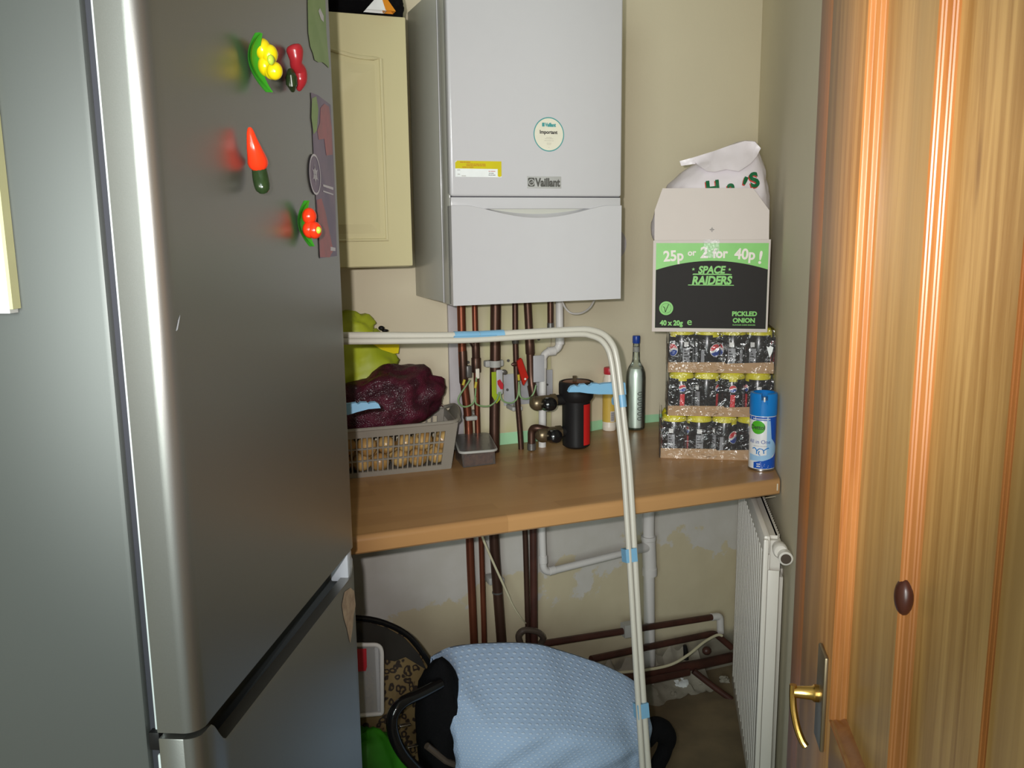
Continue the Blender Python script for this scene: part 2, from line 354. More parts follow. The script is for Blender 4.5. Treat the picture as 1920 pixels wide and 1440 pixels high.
def bez(P, n=24):
    # Catmull-Rom through the points
    P = [Vector(p) for p in P]; out = []
    for i in range(len(P) - 1):
        p0 = P[max(i - 1, 0)]; p1 = P[i]; p2 = P[i + 1]; p3 = P[min(i + 2, len(P) - 1)]
        for k in range(n):
            t = k / n
            out.append(.5 * ((2 * p1) + (p2 - p0) * t + (2 * p0 - 5 * p1 + 4 * p2 - p3) * t * t + (3 * p1 - p0 - 3 * p2 + p3) * t ** 3))
    return out + [P[-1]]
def fillet(P, r, n=6):
    P = [Vector(p) for p in P]; out = [P[0]]
    for i in range(1, len(P) - 1):
        a = (P[i - 1] - P[i]); b = (P[i + 1] - P[i]); la = min(r, a.length * .49); lb = min(r, b.length * .49)
        A = P[i] + a.normalized() * la; B = P[i] + b.normalized() * lb
        for k in range(n + 1):
            t = k / n; out.append(A * (1 - t) ** 2 + P[i] * 2 * t * (1 - t) + B * t * t)
    return out + [P[-1]]

CTX = {}
def mesh_of(name, mb, m, shift=None, smooth=35):
    me = bpy.data.meshes.new(name)
    sh = Vector(shift) if shift is not None else Vector((0, 0, 0))
    me.from_pydata([tuple(p - sh) for p in mb.v], [], mb.f); me.validate(); me.update()
    bm = bmesh.new(); bm.from_mesh(me); bmesh.ops.recalc_face_normals(bm, faces=bm.faces[:]); bm.to_mesh(me); bm.free()
    if smooth:
        me.polygons.foreach_set('use_smooth', [True] * len(me.polygons)); me.set_sharp_from_angle(angle=radians(smooth))
    me.materials.append(M[m] if isinstance(m, str) else m)
    if mb.uv:
        l = me.uv_layers.new(name='UVMap')
        for lp in me.loops: l.data[lp.index].uv = mb.uv[lp.vertex_index]
    return me
def setp(o, label, cat, group=None):
    if label: o['label'] = label
    if cat: o['category'] = cat
    if group: o['group'] = group
    return o
def thing(name, label, cat, frame, base=(0, 0, 0), group=None):
    o = bpy.data.objects.new(name, None); COL.objects.link(o); o.empty_display_size = .05
    o.location = frame.world(base); o.rotation_euler = (0, 0, frame.rz); CTX[o.name] = Vector(base)
    return setp(o, label, cat, group)
def part(name, mb, m, parent, label=None, smooth=35):
    base = CTX[parent.name]
    o = bpy.data.objects.new(name, mesh_of(name, mb, m, base, smooth)); COL.objects.link(o); o.parent = parent; CTX[o.name] = base
    if label: o['label'] = label
    return o
def solo(name, label, cat, mb, m, frame, base=(0, 0, 0), group=None, smooth=35, kind=None):
    o = bpy.data.objects.new(name, mesh_of(name, mb, m, base, smooth)); COL.objects.link(o)
    o.location = frame.world(base); o.rotation_euler = (0, 0, frame.rz); CTX[o.name] = Vector(base)
    if kind: o['kind'] = kind
    return setp(o, label, cat, group)
def copy_tree(o, parent=None):
    c = o.copy(); COL.objects.link(c)
    if parent: c.parent = parent
    for ch in list(o.children): copy_tree(ch, c)
    return c
def text_mb(body, size, origin=(0, 0, 0), X=(1, 0, 0), Y=(0, 0, 1), bold=0.0, align='CENTER', depth=.0, width=1.0, shear=0.0, arc=0.0):
    """lettering as a mesh: origin is the baseline anchor, X to the right, Y up"""
    cu = bpy.data.curves.new('lettering', 'FONT'); cu.body = body; cu.size = size; cu.align_x = align; cu.offset = bold; cu.shear = shear
    cu.resolution_u = 4; cu.extrude = depth
    ob = bpy.data.objects.new('lettering', cu); COL.objects.link(ob)
    dg = bpy.context.evaluated_depsgraph_get(); me = bpy.data.meshes.new_from_object(ob.evaluated_get(dg))
    mb = MB(); X = Vector(X).normalized(); Y = Vector(Y).normalized(); Z = X.cross(Y)
    vs = []
    for v in me.vertices:
        x, y, z = v.co.x * width, v.co.y, v.co.z
        if arc: y -= arc * x * x
        vs.append(Vector(origin) + X * x + Y * y + Z * z)
    mb.add(vs, [tuple(p.vertices) for p in me.polygons])
    bpy.data.objects.remove(ob); bpy.data.curves.remove(cu); bpy.data.meshes.remove(me)
    return mb
def disc(c, r, n=36, X=(1, 0, 0), Y=(0, 0, 1), r_in=0.0, rx=None):
    X = Vector(X).normalized(); Y = Vector(Y).normalized(); rx = rx or r; mb = MB()
    o = [Vector(c) + X * rx * cos(2 * pi * k / n) + Y * r * sin(2 * pi * k / n) for k in range(n)]
    if r_in:
        i = [Vector(c) + (p - Vector(c)) * (r_in / r) for p in o]
        return mb.add(o + i, [(k, (k + 1) % n, (k + 1) % n + n, k + n) for k in range(n)])
    return mb.add(o, [tuple(range(n))])
def cyl_wrap(mb, r, off=.0004):
    """bend flat artwork (x across, z up, y ignored) round a cylinder of radius r, x=0 facing -y"""
    return mb.map(lambda p: (sin(p.x / r) * (r + off - p.y), -cos(p.x / r) * (r + off - p.y), p.z))
def subdiv(mb, n=2):
    bm = bmesh.new(); vs = [bm.verts.new(p) for p in mb.v]
    for f in mb.f:
        try: bm.faces.new([vs[i] for i in f])
        except ValueError: pass
    bmesh.ops.triangulate(bm, faces=bm.faces[:])
    bmesh.ops.subdivide_edges(bm, edges=bm.edges[:], cuts=n, use_grid_fill=True)
    o = MB(); o._bm(bm); return o
def rect(x0, z0, x1, z1, y, nx=1, nz=1):
    mb = MB(); return mb.grid(lambda a, b: Vector((x0 + (x1 - x0) * a, y, z0 + (z1 - z0) * b)), nx, nz)

# ================================================================ the room
def wall_y(x):
    t = min(1, max(0, (x - .24) / .44)); return .085 * t * t * (3 - 2 * t)
WC = [.24 + .44 * k / 12 for k in range(13)]
wb = MB().prism([(-1.35, 0)] + [(x, wall_y(x)) for x in WC] + [(1.32, .085), (1.32, .2), (-1.35, .2)], 0, 2.5, 'z')
solo('wall_back', None, None, wb, 'wall', WALL, kind='structure', smooth=30)
wr = MB().box((0, .10, 0), (.12, -2.03, 2.5))
solo('wall_right', None, None, wr, 'wall_right', RWALL, kind='structure', smooth=0)
solo('wall_return', None, None, MB().box((.014, -.02, 0), (.29, .072, 2.5)), 'wall_right', DOOR, kind='structure', smooth=0)
solo('wall_left', None, None, MB().box((-1.32, 3.4, 0), (-1.20, -.3, 2.5)), 'wall_right', WORLD, kind='structure', smooth=0)
solo('floor', None, None, MB().box((-1.35, -.6, -.06), (1.35, 3.5, 0)), 'floor', WORLD, kind='structure', smooth=0)
solo('ceiling', None, None, MB().box((-1.35, -.6, 2.5), (1.35, 3.5, 2.56)), 'ceiling', WORLD, kind='structure', smooth=0)

# ---------------------------------------------------------------- pine door in its frame (door face is x = 0, latch edge y = 0)
fr_ = thing('trim_1', None, None, DOOR); fr_['kind'] = 'structure'
part('frame_post', MB().box((.004, .003, 0), (.03, .081, 2.1), .002), 'pine_dark', fr_)
dr = thing('door_1', None, None, DOOR); dr['kind'] = 'structure'
W_ = .76
PZ0, PZ1 = 1.107, 1.93
part('stile', MB().box((0, 0, .01), (.035, -.1418, 2.03), .0015), 'pine_stile', dr)
part('stile', MB().box((0, -W_ + .10, .01), (.035, -W_, 2.03), .0015), 'pine_stile', dr)
part('rail', MB().box((0, -.1418, .90), (.035, -W_ + .10, PZ0), .0015), 'pine_stile', dr)
part('rail', MB().box((0, -.1418, PZ1), (.035, -W_ + .10, 2.03), .0015), 'pine_stile', dr)
part('rail', MB().box((0, -.1418, .01), (.035, -W_ + .10, .22), .0015), 'pine_stile', dr)
part('lower_panel', MB().box((.012, -.1418, .22), (.03, -W_ + .10, .90)), 'pine', dr)
def mould(q0, q1, x0, x1, z0, z1):
    prof = []
    n = 10
    for k in range(n + 1):
        t = k / n; q = q0 + (q1 - q0) * t + .0009 * sin(4 * pi * t)
        x = x0 + (x1 - x0) * t
        prof.append((x, -q))
    poly = prof + [(.033, -q1), (.033, -q0)]
    return MB().prism(poly, z0, z1, 'z')
part('moulding', mould(.1418, .1472, -.001, .0116, PZ0, PZ1), 'pine_mould', dr)
part('panel_margin', MB().box((.0116, -.1472, PZ0), (.033, -.2660, PZ1)), 'pine', dr)
part('moulding', mould(.2660, .2718, .0116, .0222, PZ0, PZ1), 'pine_mould', dr)
part('panel_field', MB().box((.0222, -.2718, PZ0), (.033, -.386, PZ1)), 'pine', dr)
part('moulding', mould(.386, .3885, .0222, .0252, PZ0, PZ1), 'pine_mould', dr)
part('panel_margin', MB().box((.0252, -.3885, PZ0), (.034, -.60, PZ1)), 'pine', dr)
part('moulding', mould(.60, W_ - .10, .0252, -.001, PZ0, PZ1), 'pine_mould', dr)
def hmould(z0, z1):
    pr_ = [(-.001 + .0245 * k / 8 + .0008 * sin(3 * pi * k / 8), z0 + (z1 - z0) * k / 8) for k in range(9)]
    return MB().add([(x, -.1418, z) for x, z in pr_] + [(x, -.65, z) for x, z in pr_] + [(.03, -.1418, z0), (.03, -.65, z0)],
                    [(k, k + 1, k + 10, k + 9) for k in range(8)] + [(0, 9, 19, 18)])
part('moulding', hmould(PZ0 - .001, PZ0 + .008), 'pine_mould', dr)
part('moulding', hmould(PZ1 + .001, PZ1 - .008), 'pine_mould', dr)
kn = MB().ball((.0150, -.2655, 1.268), (.0060, .0085, .0125), 16)
part('knot', kn, 'knot', dr)
hp = part('handle_plate', MB().box((0, -.096, 1.066), (-.0035, -.126, 1.152), .0015), 'brass', dr)
part('spindle', MB().tube([(-.003, -.107, 1.110), (-.007, -.107, 1.110), (-.009, -.107, 1.110), (-.024, -.107, 1.110)], [.0075, .0075, .006, .0050], 16), 'brass_bright', hp)
part('lever', MB().tube(bez([(-.0245, -.107, 1.1165), (-.0245, -.108, 1.106), (-.0235, -.110, 1.094), (-.0205, -.113, 1.080), (-.0165, -.116, 1.070), (-.0135, -.118, 1.066)], 6), .0031, 10), 'brass_bright', hp)

# ---------------------------------------------------------------- laminate worktop
wt = MB()
prof = []
y0, zt, th, r = -.606, .90, .038, .012
for k in range(9):
    a = pi / 2 * k / 8; prof.append((y0 + r - r * sin(a), zt - r + r * cos(a)))
prof += [(y0, zt - th + .004), (y0 + .004, zt - th)]
xl0, xl1 = -.74, .0
def yx(y):   # right edge along the right wall (leave 3 mm)
    c_ = (1.0906, .085); d_ = Vector((sin(.162 + .3706), cos(.162 + .3706)))     # right-wall direction in wall frame
    return c_[0] + (y - c_[1]) * d_.x / d_.y - .005
sec = [(y, z) for y, z in prof]
left = []; right = []
for y, z in sec:
    left.append((-.74, y, z)); right.append((yx(y), y, z))
bk = [(-.002, zt - th), (-.002, zt)]
sec2 = sec + bk
vs = [(-.74, y, z) for y, z in sec2] + [(yx(y), y, z) for y, z in sec2]
n_ = len(sec2)
wt.add(vs, [(k, (k + 1) % n_, (k + 1) % n_ + n_, k + n_) for k in range(n_)] + [tuple(range(n_)), tuple(range(2 * n_ - 1, n_ - 1, -1))])
# the strip that fills the recess right of the pipe board
fs_ = [(.30, -.002)] + [(x, wall_y(x) - .003) for x in WC if x > .31] + [(yx(.082), .082), (yx(-.002), -.002)]
wt.prism(fs_, zt - th, zt, 'z')
wkt = thing('worktop', 'beech effect laminate worktop running from the fridge to the right wall', 'worktop', WALL, (.1, -.3, .862))
part('worktop_board', wt, 'worktop', wkt)
for c0, c1 in (((0.6379,-0.6065,0.8576), (0.6679,-0.6065,0.8579)), ((0.6695,-0.6065,0.8726), (0.6726,-0.6065,0.8898))):
    part('chipped_edge', MB().box(c0, Vector(c1) + Vector((0, .004, 0))), 'label_cream', wkt, 'pale chip where the laminate has broken off')

# ---------------------------------------------------------------- fridge freezer
fg = thing('fridge_freezer', 'tall silver fridge freezer with food magnets, at the left', 'fridge', FRG, (-.33, -.30, 0))
def plan(x_in, near, far, rn, rf, nsub=44):
    P = [(x_in, far)]
    P += [(-rf + rf * sin(a), far - rf + rf * cos(a)) for a in [pi / 2 * k / 5 for k in range(6)]]
    ya, yb = far - rf, near + rn
    P += [(0, ya + (yb - ya) * k / nsub) for k in range(1, nsub)]
    P += [(-rn + rn * cos(a), near + rn - rn * sin(a)) for a in [pi / 2 * k / 10 for k in range(11)]]
    P += [(x_in, near)]
    return P
def shell(poly, zb, ztop):
    n = len(poly)
    return MB().add([(x, y, zb(y)) for x, y in poly] + [(x, y, ztop(y)) for x, y in poly],
                    [tuple(range(n))[::-1], tuple(range(n, 2 * n))] + [(i, (i + 1) % n, (i + 1) % n + n, i + n) for i in range(n)])
body = MB().box((-.70, -.600, .03), (-.0596, -.004, 2.02), .006)
part('body', body, 'fridge_side', fg)
part('gap', MB().box((-.0598, -.592, .05), (-.052, -.01, 2.0)), 'gap', fg)
part('door_seal', MB().box((-.0535, -.5945, .99), (-.0445, -.01, 2.0), .002), 'seal', fg)
part('door_seal', MB().box((-.0535, -.5945, .06), (-.0445, -.01, .965), .002), 'seal', fg)
zup = lambda y: .9765 + .0205 * min(1, max(0, -y / .57))
part('fridge_door', shell(plan(-.045, -.605, 0, .019, .010), zup, lambda y: 2.02), 'fridge', fg)
def zlow(y):
    q = -y
    if q > .578: return .9905
    if q > .540: t = (q - .540) / .038; t = t * t * (3 - 2 * t); return .953 + (.9905 - .953) * t
    if q > .022: return .9295 + (.953 - .9295) * (q - .022) / .518
    return .9295 + .032 * (1 - q / .022)
pf_ = plan(-.018, -.605, 0, .018, .012, 90)[1:-1]
nf = len(pf_); lo_d = MB()
lv = []
for x, y in pf_:
    xi = -.018
    lv += [(x, y, .05), (x, y, zlow(y) - .004), (x - .0012 * (x > -.001), y, zlow(y)), (xi, y, zlow(y)), (xi, y, .05)]
lo_d.add(lv, [(i * 5 + j, i * 5 + (j + 1) % 5, (i + 1) * 5 + (j + 1) % 5, (i + 1) * 5 + j) for i in range(nf - 1) for j in range(5)] + [(0, 1, 2, 3, 4), tuple((nf - 1) * 5 + j for j in (4, 3, 2, 1, 0))])
fd = part('freezer_door', lo_d, 'fridge', fg)
part('door_core', MB().box((-.045, -.6045, .05), (-.0175, -.582, .990), .001).box((-.045, -.582, .05), (-.0175, -.004, .915)), 'fridge', fd)
part('handle_recess', MB().box((-.046, -.582, .91), (-.0425, -.004, .985)).box((-.0455, -.585, .905), (-.0175, -.004, .918)), 'recess', fg, 'dark grey finger grip slot between the doors')
part('recess_end_cap', MB().box((-.035, -.028, .922), (-.004, -.003, .972), .003), 'lightgrey', fg)
part('hinge_block', MB().box((-.0575, -.601, .974), (-.046, -.588, .994), .001), 'black', fg)
st = [(0.0008,-0.0364,0.9156), (0.0008,-0.0714,0.9231), (0.0008,-0.0898,0.908), (0.0008,-0.0815,0.881), (0.0008,-0.0663,0.855), (0.0008,-0.0568,0.8314), (0.0008,-0.0515,0.823), (0.0008,-0.0351,0.8401), (0.0008,-0.021,0.8627), (0.0008,-0.009,0.8718), (0.0008,-0.0149,0.9007)]
part('torn_sticker', MB().add(st, [tuple(range(len(st)))]), 'sticker', fg, 'beige torn leftover of a sticker on the freezer door')
part('smear', MB().add([(0.0005,-0.5885,1.413), (0.0005,-0.5822,1.423), (0.0005,-0.5768,1.428), (0.0005,-0.5804,1.421), (0.0005,-0.5848,1.414)], [(0, 1, 2, 3, 4)]), 'lightgrey', fg)

# pad of paper hung on the near side
pd = thing('paper_pad', 'white paper pad with cream edges hanging on the fridge side', 'notepad', FRG, (-.24, -.6, 1.43))
part('sheets', MB().box((-.40, -.6005, 1.433), (-.150, -.613, 1.69)), 'paper', pd)
part('pad_edge', MB().box((-.152, -.6005, 1.437), (-.1468, -.6125, 1.69)), 'paper_edge', pd)

# ---------------------------------------------------------------- things stuck on the fridge
def leafmesh(pt, pb, w, o0, bow):
    pt = Vector(pt); pb = Vector(pb)
    def fn(a, b):
        t = b; c = pt.lerp(pb, t); ww = w * sin(pi * (t * .94 + .03)) ** .8
        u_ = (a - .5) * 2
        side = Vector((0, -1, 0)) * u_ * ww
        return c + side + Vector((o0 + bow * (u_ * u_) * .5 + bow * (2 * t - 1) ** 2, 0, 0))
    mb = MB(); mb.grid(fn, 8, 16); n = len(mb.v)
    vs = [v - Vector((.0018, 0, 0)) for v in mb.v]
    mb.add(vs, [tuple(i for i in f[::-1]) for f in list(mb.f)]); return mb
mg = thing('fruit_magnet', 'magnet of yellow lemons on a green leaf, top left of the magnets', 'magnet', FRG, (-0,-0.3029,1.712))
part('leaf', leafmesh((0.016,-0.3625,1.734), (0.016,-0.3382,1.672), .017, -.0145, .013), 'mag_green', mg)
for (cx, cy, o, ry, rz) in ((492,97,.014,.011,.0135), (500,124,.016,.012,.013), (505,103,.020,.010,.012), (507,131,.021,.010,.012), (513,133,.026,.010,.0125)):
    pass
lem = [((0.012,-0.3371,1.721), .0105, .0125), ((0.013,-0.3322,1.703), .0115, .0125), ((0.02,-0.3367,1.715), .0095, .0115), ((0.02,-0.3342,1.698), .0095, .0115), ((0.027,-0.3432,1.695), .0090, .0105)]
for c_, a_, b_ in lem: part('lemon', MB().ball(c_, (.0095, a_, b_), 20), 'mag_yellow', mg)
part('leaf_tip', MB().ball((0.028,-0.3566,1.705), (.004, .006, .006), 14), 'mag_tip', mg)
mg = thing('pepper_magnet', 'dark red double pepper magnet with dark green stalk, beside the lemon magnet', 'magnet', FRG, (0,-0.1782,1.726))
part('pepper', MB().tube(bez([(0.01,-0.2191,1.75), (0.012,-0.2178,1.742), (0.013,-0.2181,1.732), (0.012,-0.2142,1.725), (0.013,-0.2053,1.718), (0.013,-0.2048,1.707), (0.012,-0.2051,1.7), (0.01,-0.2047,1.693)], 5), [.003, .0075, .0095, .0105, .011, .0112, .011, .0105, .010, .0095, .009, .0085, .0082, .0082, .0083, .0085, .0087, .009, .0092, .0095, .0096, .0097, .0097, .0096, .0095, .0093, .0088, .0082, .0076, .0070, .0062, .0054, .0045, .0036, .0026, .001][:36], 14), 'mag_red', mg)
part('stalk', MB().tube([(0.008,-0.2273,1.716), (0.01,-0.2326,1.706), (0.01,-0.232,1.698), (0.008,-0.2229,1.691)], [.004, .0075, .0075, .003], 12), 'mag_dark', mg)
mg = thing('carrot_magnet', 'orange red carrot magnet pointing up with dark green stalk', 'magnet', FRG, (-0,-0.3492,1.592))
part('carrot', MB().tube(bez([(0.012,-0.3947,1.625), (0.013,-0.3929,1.613), (0.014,-0.3892,1.601), (0.014,-0.3826,1.591), (0.013,-0.3774,1.586), (0.012,-0.3736,1.583)], 5), [.0015, .0028, .0038, .0046, .0052, .0058, .0064, .0070, .0076, .0082, .0087, .0092, .0098, .0103, .0108, .0112, .0116, .0118, .0119, .0119, .0117, .0112, .0104, .0092, .0074, .005], 16), 'mag_orange', mg)
part('stalk', MB().tube(bez([(0.013,-0.376,1.585), (0.014,-0.3766,1.577), (0.016,-0.3786,1.566), (0.018,-0.3804,1.556), (0.018,-0.3792,1.553)], 4), [.006, .0075, .0083, .0088, .009, .0092, .0094, .0095, .0095, .0094, .0092, .0088, .0082, .0072, .0058, .0040, .001], 14), 'mag_dark', mg)
mg = thing('tomato_magnet', 'magnet of two red tomatoes on a green leaf, lowest of the magnets', 'magnet', FRG, (-0,-0.1685,1.518))
part('leaf', leafmesh((0.014,-0.209,1.549), (0.014,-0.1958,1.487), .017, -.0125, .011), 'mag_green', mg)
for c_ in ((0.014,-0.1984,1.528), (0.015,-0.2022,1.51), (0.022,-0.2031,1.509)): part('tomato', MB().ball(c_, (.010, .0105, .0118), 20), 'mag_orange', mg)
part('tip', MB().ball((0.029,-0.2086,1.509), (.004, .004, .005), 12), 'mag_tip', mg)
pl = thing('green_leaflet', 'green printed leaflet stuck at the top corner of the fridge door', 'leaflet', FRG, (-0,-0.0703,1.797))
g_ = [(0.0009,-0.1114,1.853), (0.0009,-0.1163,1.823), (0.0009,-0.1199,1.786), (0.0009,-0.1133,1.768), (0.0009,-0.102,1.761), (0.0009,-0.0957,1.753), (0.0009,-0.0778,1.753), (0.0009,-0.0561,1.757), (0.0009,-0.0371,1.756), (0.0009,-0.0235,1.754), (0.0009,-0.0224,1.76), (0.0009,-0.029,1.806), (0.0009,-0.0269,1.852), (0.0009,-0.0259,1.875)]
part('leaflet_sheet', MB().add(g_, [tuple(range(len(g_)))]), 'leaf_green', pl)
part('white_mark', MB().add([(0.0013,-0.0669,1.827), (0.0013,-0.0581,1.833), (0.0013,-0.0407,1.826), (0.0013,-0.0422,1.817), (0.0013,-0.0553,1.818)], [(0, 1, 2, 3, 4)]), 'leaf_pale', pl)
pl = thing('vegetable_leaflet', 'purple leaflet with red vegetables and an oval badge on the fridge edge', 'leaflet', FRG, (0,-0.0805,1.589))
g_ = [(0.0009,-0.1214,1.704), (0.0009,-0.0882,1.705), (0.0009,-0.0237,1.7), (0.0009,-0.021,1.593), (0.0009,-0.0264,1.469), (0.0009,-0.1166,1.468), (0.0009,-0.1216,1.534), (0.0009,-0.1231,1.617)]
part('leaflet_sheet', MB().add(g_, [tuple(range(len(g_)))]), 'leaf_purple', pl)
g_ = [(0.0013,-0.0794,1.688), (0.0013,-0.059,1.697), (0.0013,-0.0344,1.696), (0.0013,-0.0251,1.665), (0.0013,-0.0259,1.625), (0.0013,-0.0606,1.621), (0.0013,-0.0676,1.645), (0.0013,-0.0949,1.641), (0.0013,-0.1007,1.653), (0.0013,-0.0855,1.666)]
part('red_vegetables', MB().add(g_, [tuple(range(len(g_)))]), 'leaf_red', pl)
g_ = [(0.0013,-0.119,1.696), (0.0013,-0.0977,1.702), (0.0013,-0.0903,1.685), (0.0013,-0.1033,1.653), (0.0013,-0.1197,1.646), (0.0013,-0.1258,1.669)]
part('green_vegetables', MB().add(g_, [tuple(range(len(g_)))]), 'leaf_green', pl)
g_ = [(0.0013,-0.1197,1.553), (0.0013,-0.0956,1.556), (0.0013,-0.0775,1.534), (0.0013,-0.0647,1.51), (0.0013,-0.0471,1.478), (0.0013,-0.0687,1.468), (0.0013,-0.1177,1.47), (0.0013,-0.1175,1.503)]
part('red_vegetables', MB().add(g_, [tuple(range(len(g_)))]), 'leaf_red', pl)
oc = Vector((0.0017,-0.1239,1.589)); oh = (Vector((-0,-0.12,1.619)) - Vector((0,-0.1168,1.561))).length / 2
part('oval_badge', disc(oc, oh, 40, X=(0, -1, 0), Y=(0, 0, 1), rx=oh * .92), 'leaf_purple', pl)
part('badge_ring', disc(oc + Vector((.0004, 0, 0)), oh, 40, X=(0, -1, 0), r_in=oh * .9, rx=oh * .92), 'leaf_pale', pl)
fl = MB()
for k in range(6):
    a = k * pi / 3 + pi / 2; dd = Vector((0, cos(a), sin(a)))
    pp = Vector((0, -sin(a), cos(a)))
    for r0, w0 in ((.55, .05), (.4, .16)):
        c_ = oc + Vector((.0005, 0, 0))
        fl.add([c_ - pp * oh * .05, c_ + dd * oh * r0 * .5 + pp * oh * w0, c_ + dd * oh * r0, c_ + dd * oh * r0 * .5 - pp * oh * w0], [(0, 1, 2, 3)])
part('badge_star', fl, 'leaf_pale', pl)
part('stripes', MB().add([(0.0014,-0.0845,1.577), (0.0014,-0.0316,1.575), (0.0014,-0.0321,1.571), (0.0014,-0.085,1.574), (0.0014,-0.0859,1.568), (0.0014,-0.0331,1.565), (0.0014,-0.0335,1.563), (0.0014,-0.0863,1.566)], [(0, 1, 2, 3), (4, 5, 6, 7)]), 'leaf_pale', pl)
part('small_mark', MB().add([(0.0014,-0.0609,1.484), (0.0014,-0.035,1.482), (0.0014,-0.0358,1.477), (0.0014,-0.0618,1.478)], [(0, 1, 2, 3)]), 'leaf_pale', pl)

# ---------------------------------------------------------------- wall cabinet
cb = thing('wall_cabinet', 'cream wall cabinet with arched panel door, left of the boiler', 'cabinet', WALL, (-.39, -.15, 1.427))
part('carcass', MB().box((-.66, -.300, 1.4265), (-.1525, -.003, 1.972), .001), 'cream_carcass', cb)
cd = part('door', MB().box((-.66, -.319, 1.4285), (-.1500, -.3015, 1.9695), .003, 2), 'cream_foil', cb)
def arch(x0, x1, z0, zs, za, n=24):
    pts = [(x1, z0), (x1, zs)]
    xm = (x0 + x1) / 2
    for k in range(1, n):
        t = k / n; x = x1 + (x0 - x1) * t
        e = max(0, 1 - abs(x - xm) / ((x1 - x0) / 2 - .03))
        pts.append((x, zs + (za - zs) * (e * e * (3 - 2 * e))))
    return pts + [(x0, zs), (x0, z0)]
o1 = arch(-.602, -.2085, 1.4885, 1.879, 1.908); o2 = arch(-.590, -.2205, 1.500, 1.868, 1.896); o3 = arch(-.566, -.2445, 1.523, 1.846, 1.873)
part('bead', MB().tube([(x, -.3195, z) for x, z in o1], .0046, 8, closed=True), 'cream_foil', cd)
lo = MB(); n_ = len(o2)
lo.add([(x, -.3180, z) for x, z in o2] + [(x, -.3265, z) for x, z in o3], [(i, (i + 1) % n_, (i + 1) % n_ + n_, i + n_) for i in range(n_)] + [tuple(range(n_, 2 * n_))])
part('raised_field', lo, 'cream_foil', cd, smooth=20)

# black bag and packets on top of the cabinet
bb = thing('black_bag', 'black bag lying along the top of the wall cabinet', 'bag', WALL, (-.36, -.2, 1.972))
def lump(c, r, amp, sc, seed, nu=40, nv=24, flat=None, power=1.0):
    c = Vector(c); mb = MB()
    def fn(a, b):
        th_ = 2 * pi * a; ph = pi * (b - .5)
        d_ = Vector((cos(th_) * cos(ph), sin(th_) * cos(ph), sin(ph)))
        k = 1 + amp * noise.fractal(d_ * sc + Vector((seed, seed * 1.7, 0)), 1.0, 2.0, 4)
        if power != 1.0:
            d_ = Vector((math.copysign(abs(q) ** power, q) for q in d_))
        p = Vector((d_.x * r[0] * k, d_.y * r[1] * k, d_.z * r[2] * k)) + c
        if flat is not None and p.z < flat: p.z = flat + (p.z - flat) * .02
        return p
    mb.grid(fn, nu, nv, closed_u=True); return mb
part('bag_body', lump((-.385, -.150, 2.047), (.24, .125, .078), .16, 2.2, 3.3, flat=1.9735), 'black_fab', bb)
part('bag_corner', lump((-.172, -.27, 1.995), (.027, .05, .045), .2, 2.0, 8.1), 'black_fab', bb)
pk = thing('orange_packet', 'white and orange packet corner showing under the black bag', 'packet', WALL, (-.2, -.27, 1.972))
part('packet_card', MB().add([(-.243, -.345, 1.9735), (-.198, -.345, 1.9735), (-.205, -.335, 2.001), (-.22, -.335, 1.998), (-.243, -.318, 1.9735), (-.198, -.318, 1.9735), (-.205, -.318, 2.001), (-.22, -.318, 1.998)], [(0, 1, 2, 3), (4, 7, 6, 5), (3, 2, 6, 7), (0, 3, 7, 4), (1, 5, 6, 2)]), 'paper', pk, smooth=0)
part('orange_stripe', MB().add([(-.200, -.3455, 1.9737), (-.178, -.3455, 1.9737), (-.196, -.3355, 2.003), (-.206, -.3355, 2.003), (-.200, -.318, 1.9737), (-.178, -.318, 1.9737), (-.196, -.318, 2.003), (-.206, -.318, 2.003)], [(0, 1, 2, 3), (4, 7, 6, 5), (3, 2, 6, 7), (0, 3, 7, 4), (1, 5, 6, 2)]), 'orange', pk, smooth=0)

# ---------------------------------------------------------------- boiler
bo = thing('boiler', 'white gas boiler on the back wall above the pipes', 'boiler', WALL, (.158, -.17, 1.334))
X0, X1, YF, ZB = -.0617, .3783, -.3394, 1.3340
part('casing', MB().box((X0 + .001, -.262, ZB + .002), (X1 - .001, -.003, 2.056), .003), 'boiler_side', bo)
part('cover_side', MB().box((X0, YF + .012, ZB), (X1, -.264, 2.056), .003), 'boiler_side', bo)
part('cover_lip', MB().box((X0 - .0012, -.2655, ZB + .002), (X0 + .004, -.2605, 2.056), .001), 'white', bo)
part('front_panel', MB().box((X0, YF, 1.5845), (X1, YF + .030, 2.056), .006, 3), 'white', bo)
part('grip_band', MB().box((X0 + .001, YF + .003, 1.556), (X1 - .001, YF + .028, 1.5828), .002), 'white', bo)
part('seam', MB().box((X0 + .002, YF + .006, 1.580), (X1 - .002, YF + .028, 1.5862)), 'gap', bo)
n_ = 40
top = []
for k in range(n_ + 1):
    x = X1 + (X0 - X1) * k / n_; e = max(0.0, 1 - ((x - .157) / .185) ** 2)
    top.append((x, 1.5635 - .0285 * e ** 1.6))
part('flap', MB().prism([(X0, ZB), (X1, ZB)] + top, YF, YF + .028), 'white', bo, smooth=25)
sc_ = MB(); vs = []; 
for k in range(n_ + 1):
    x, z = top[k]
    for j in range(7):
        t = j / 6; vs.append((x, YF + .0005 + .024 * sin(t * pi / 2) * min(1, (1.5640 - z) / .012), z + (1.5640 - z) * t + .0001))
sc_.add(vs, [(k * 7 + j, k * 7 + j + 1, (k + 1) * 7 + j + 1, (k + 1) * 7 + j) for k in range(n_) for j in range(6)])
part('finger_scoop', sc_, 'white', bo, smooth=60)
yb = YF - .0012
bd = part('name_badge', MB().box((.1262, YF, 1.6035), (.2146, yb, 1.6312), .0008), 'chrome', bo, 'grey metallic name badge')
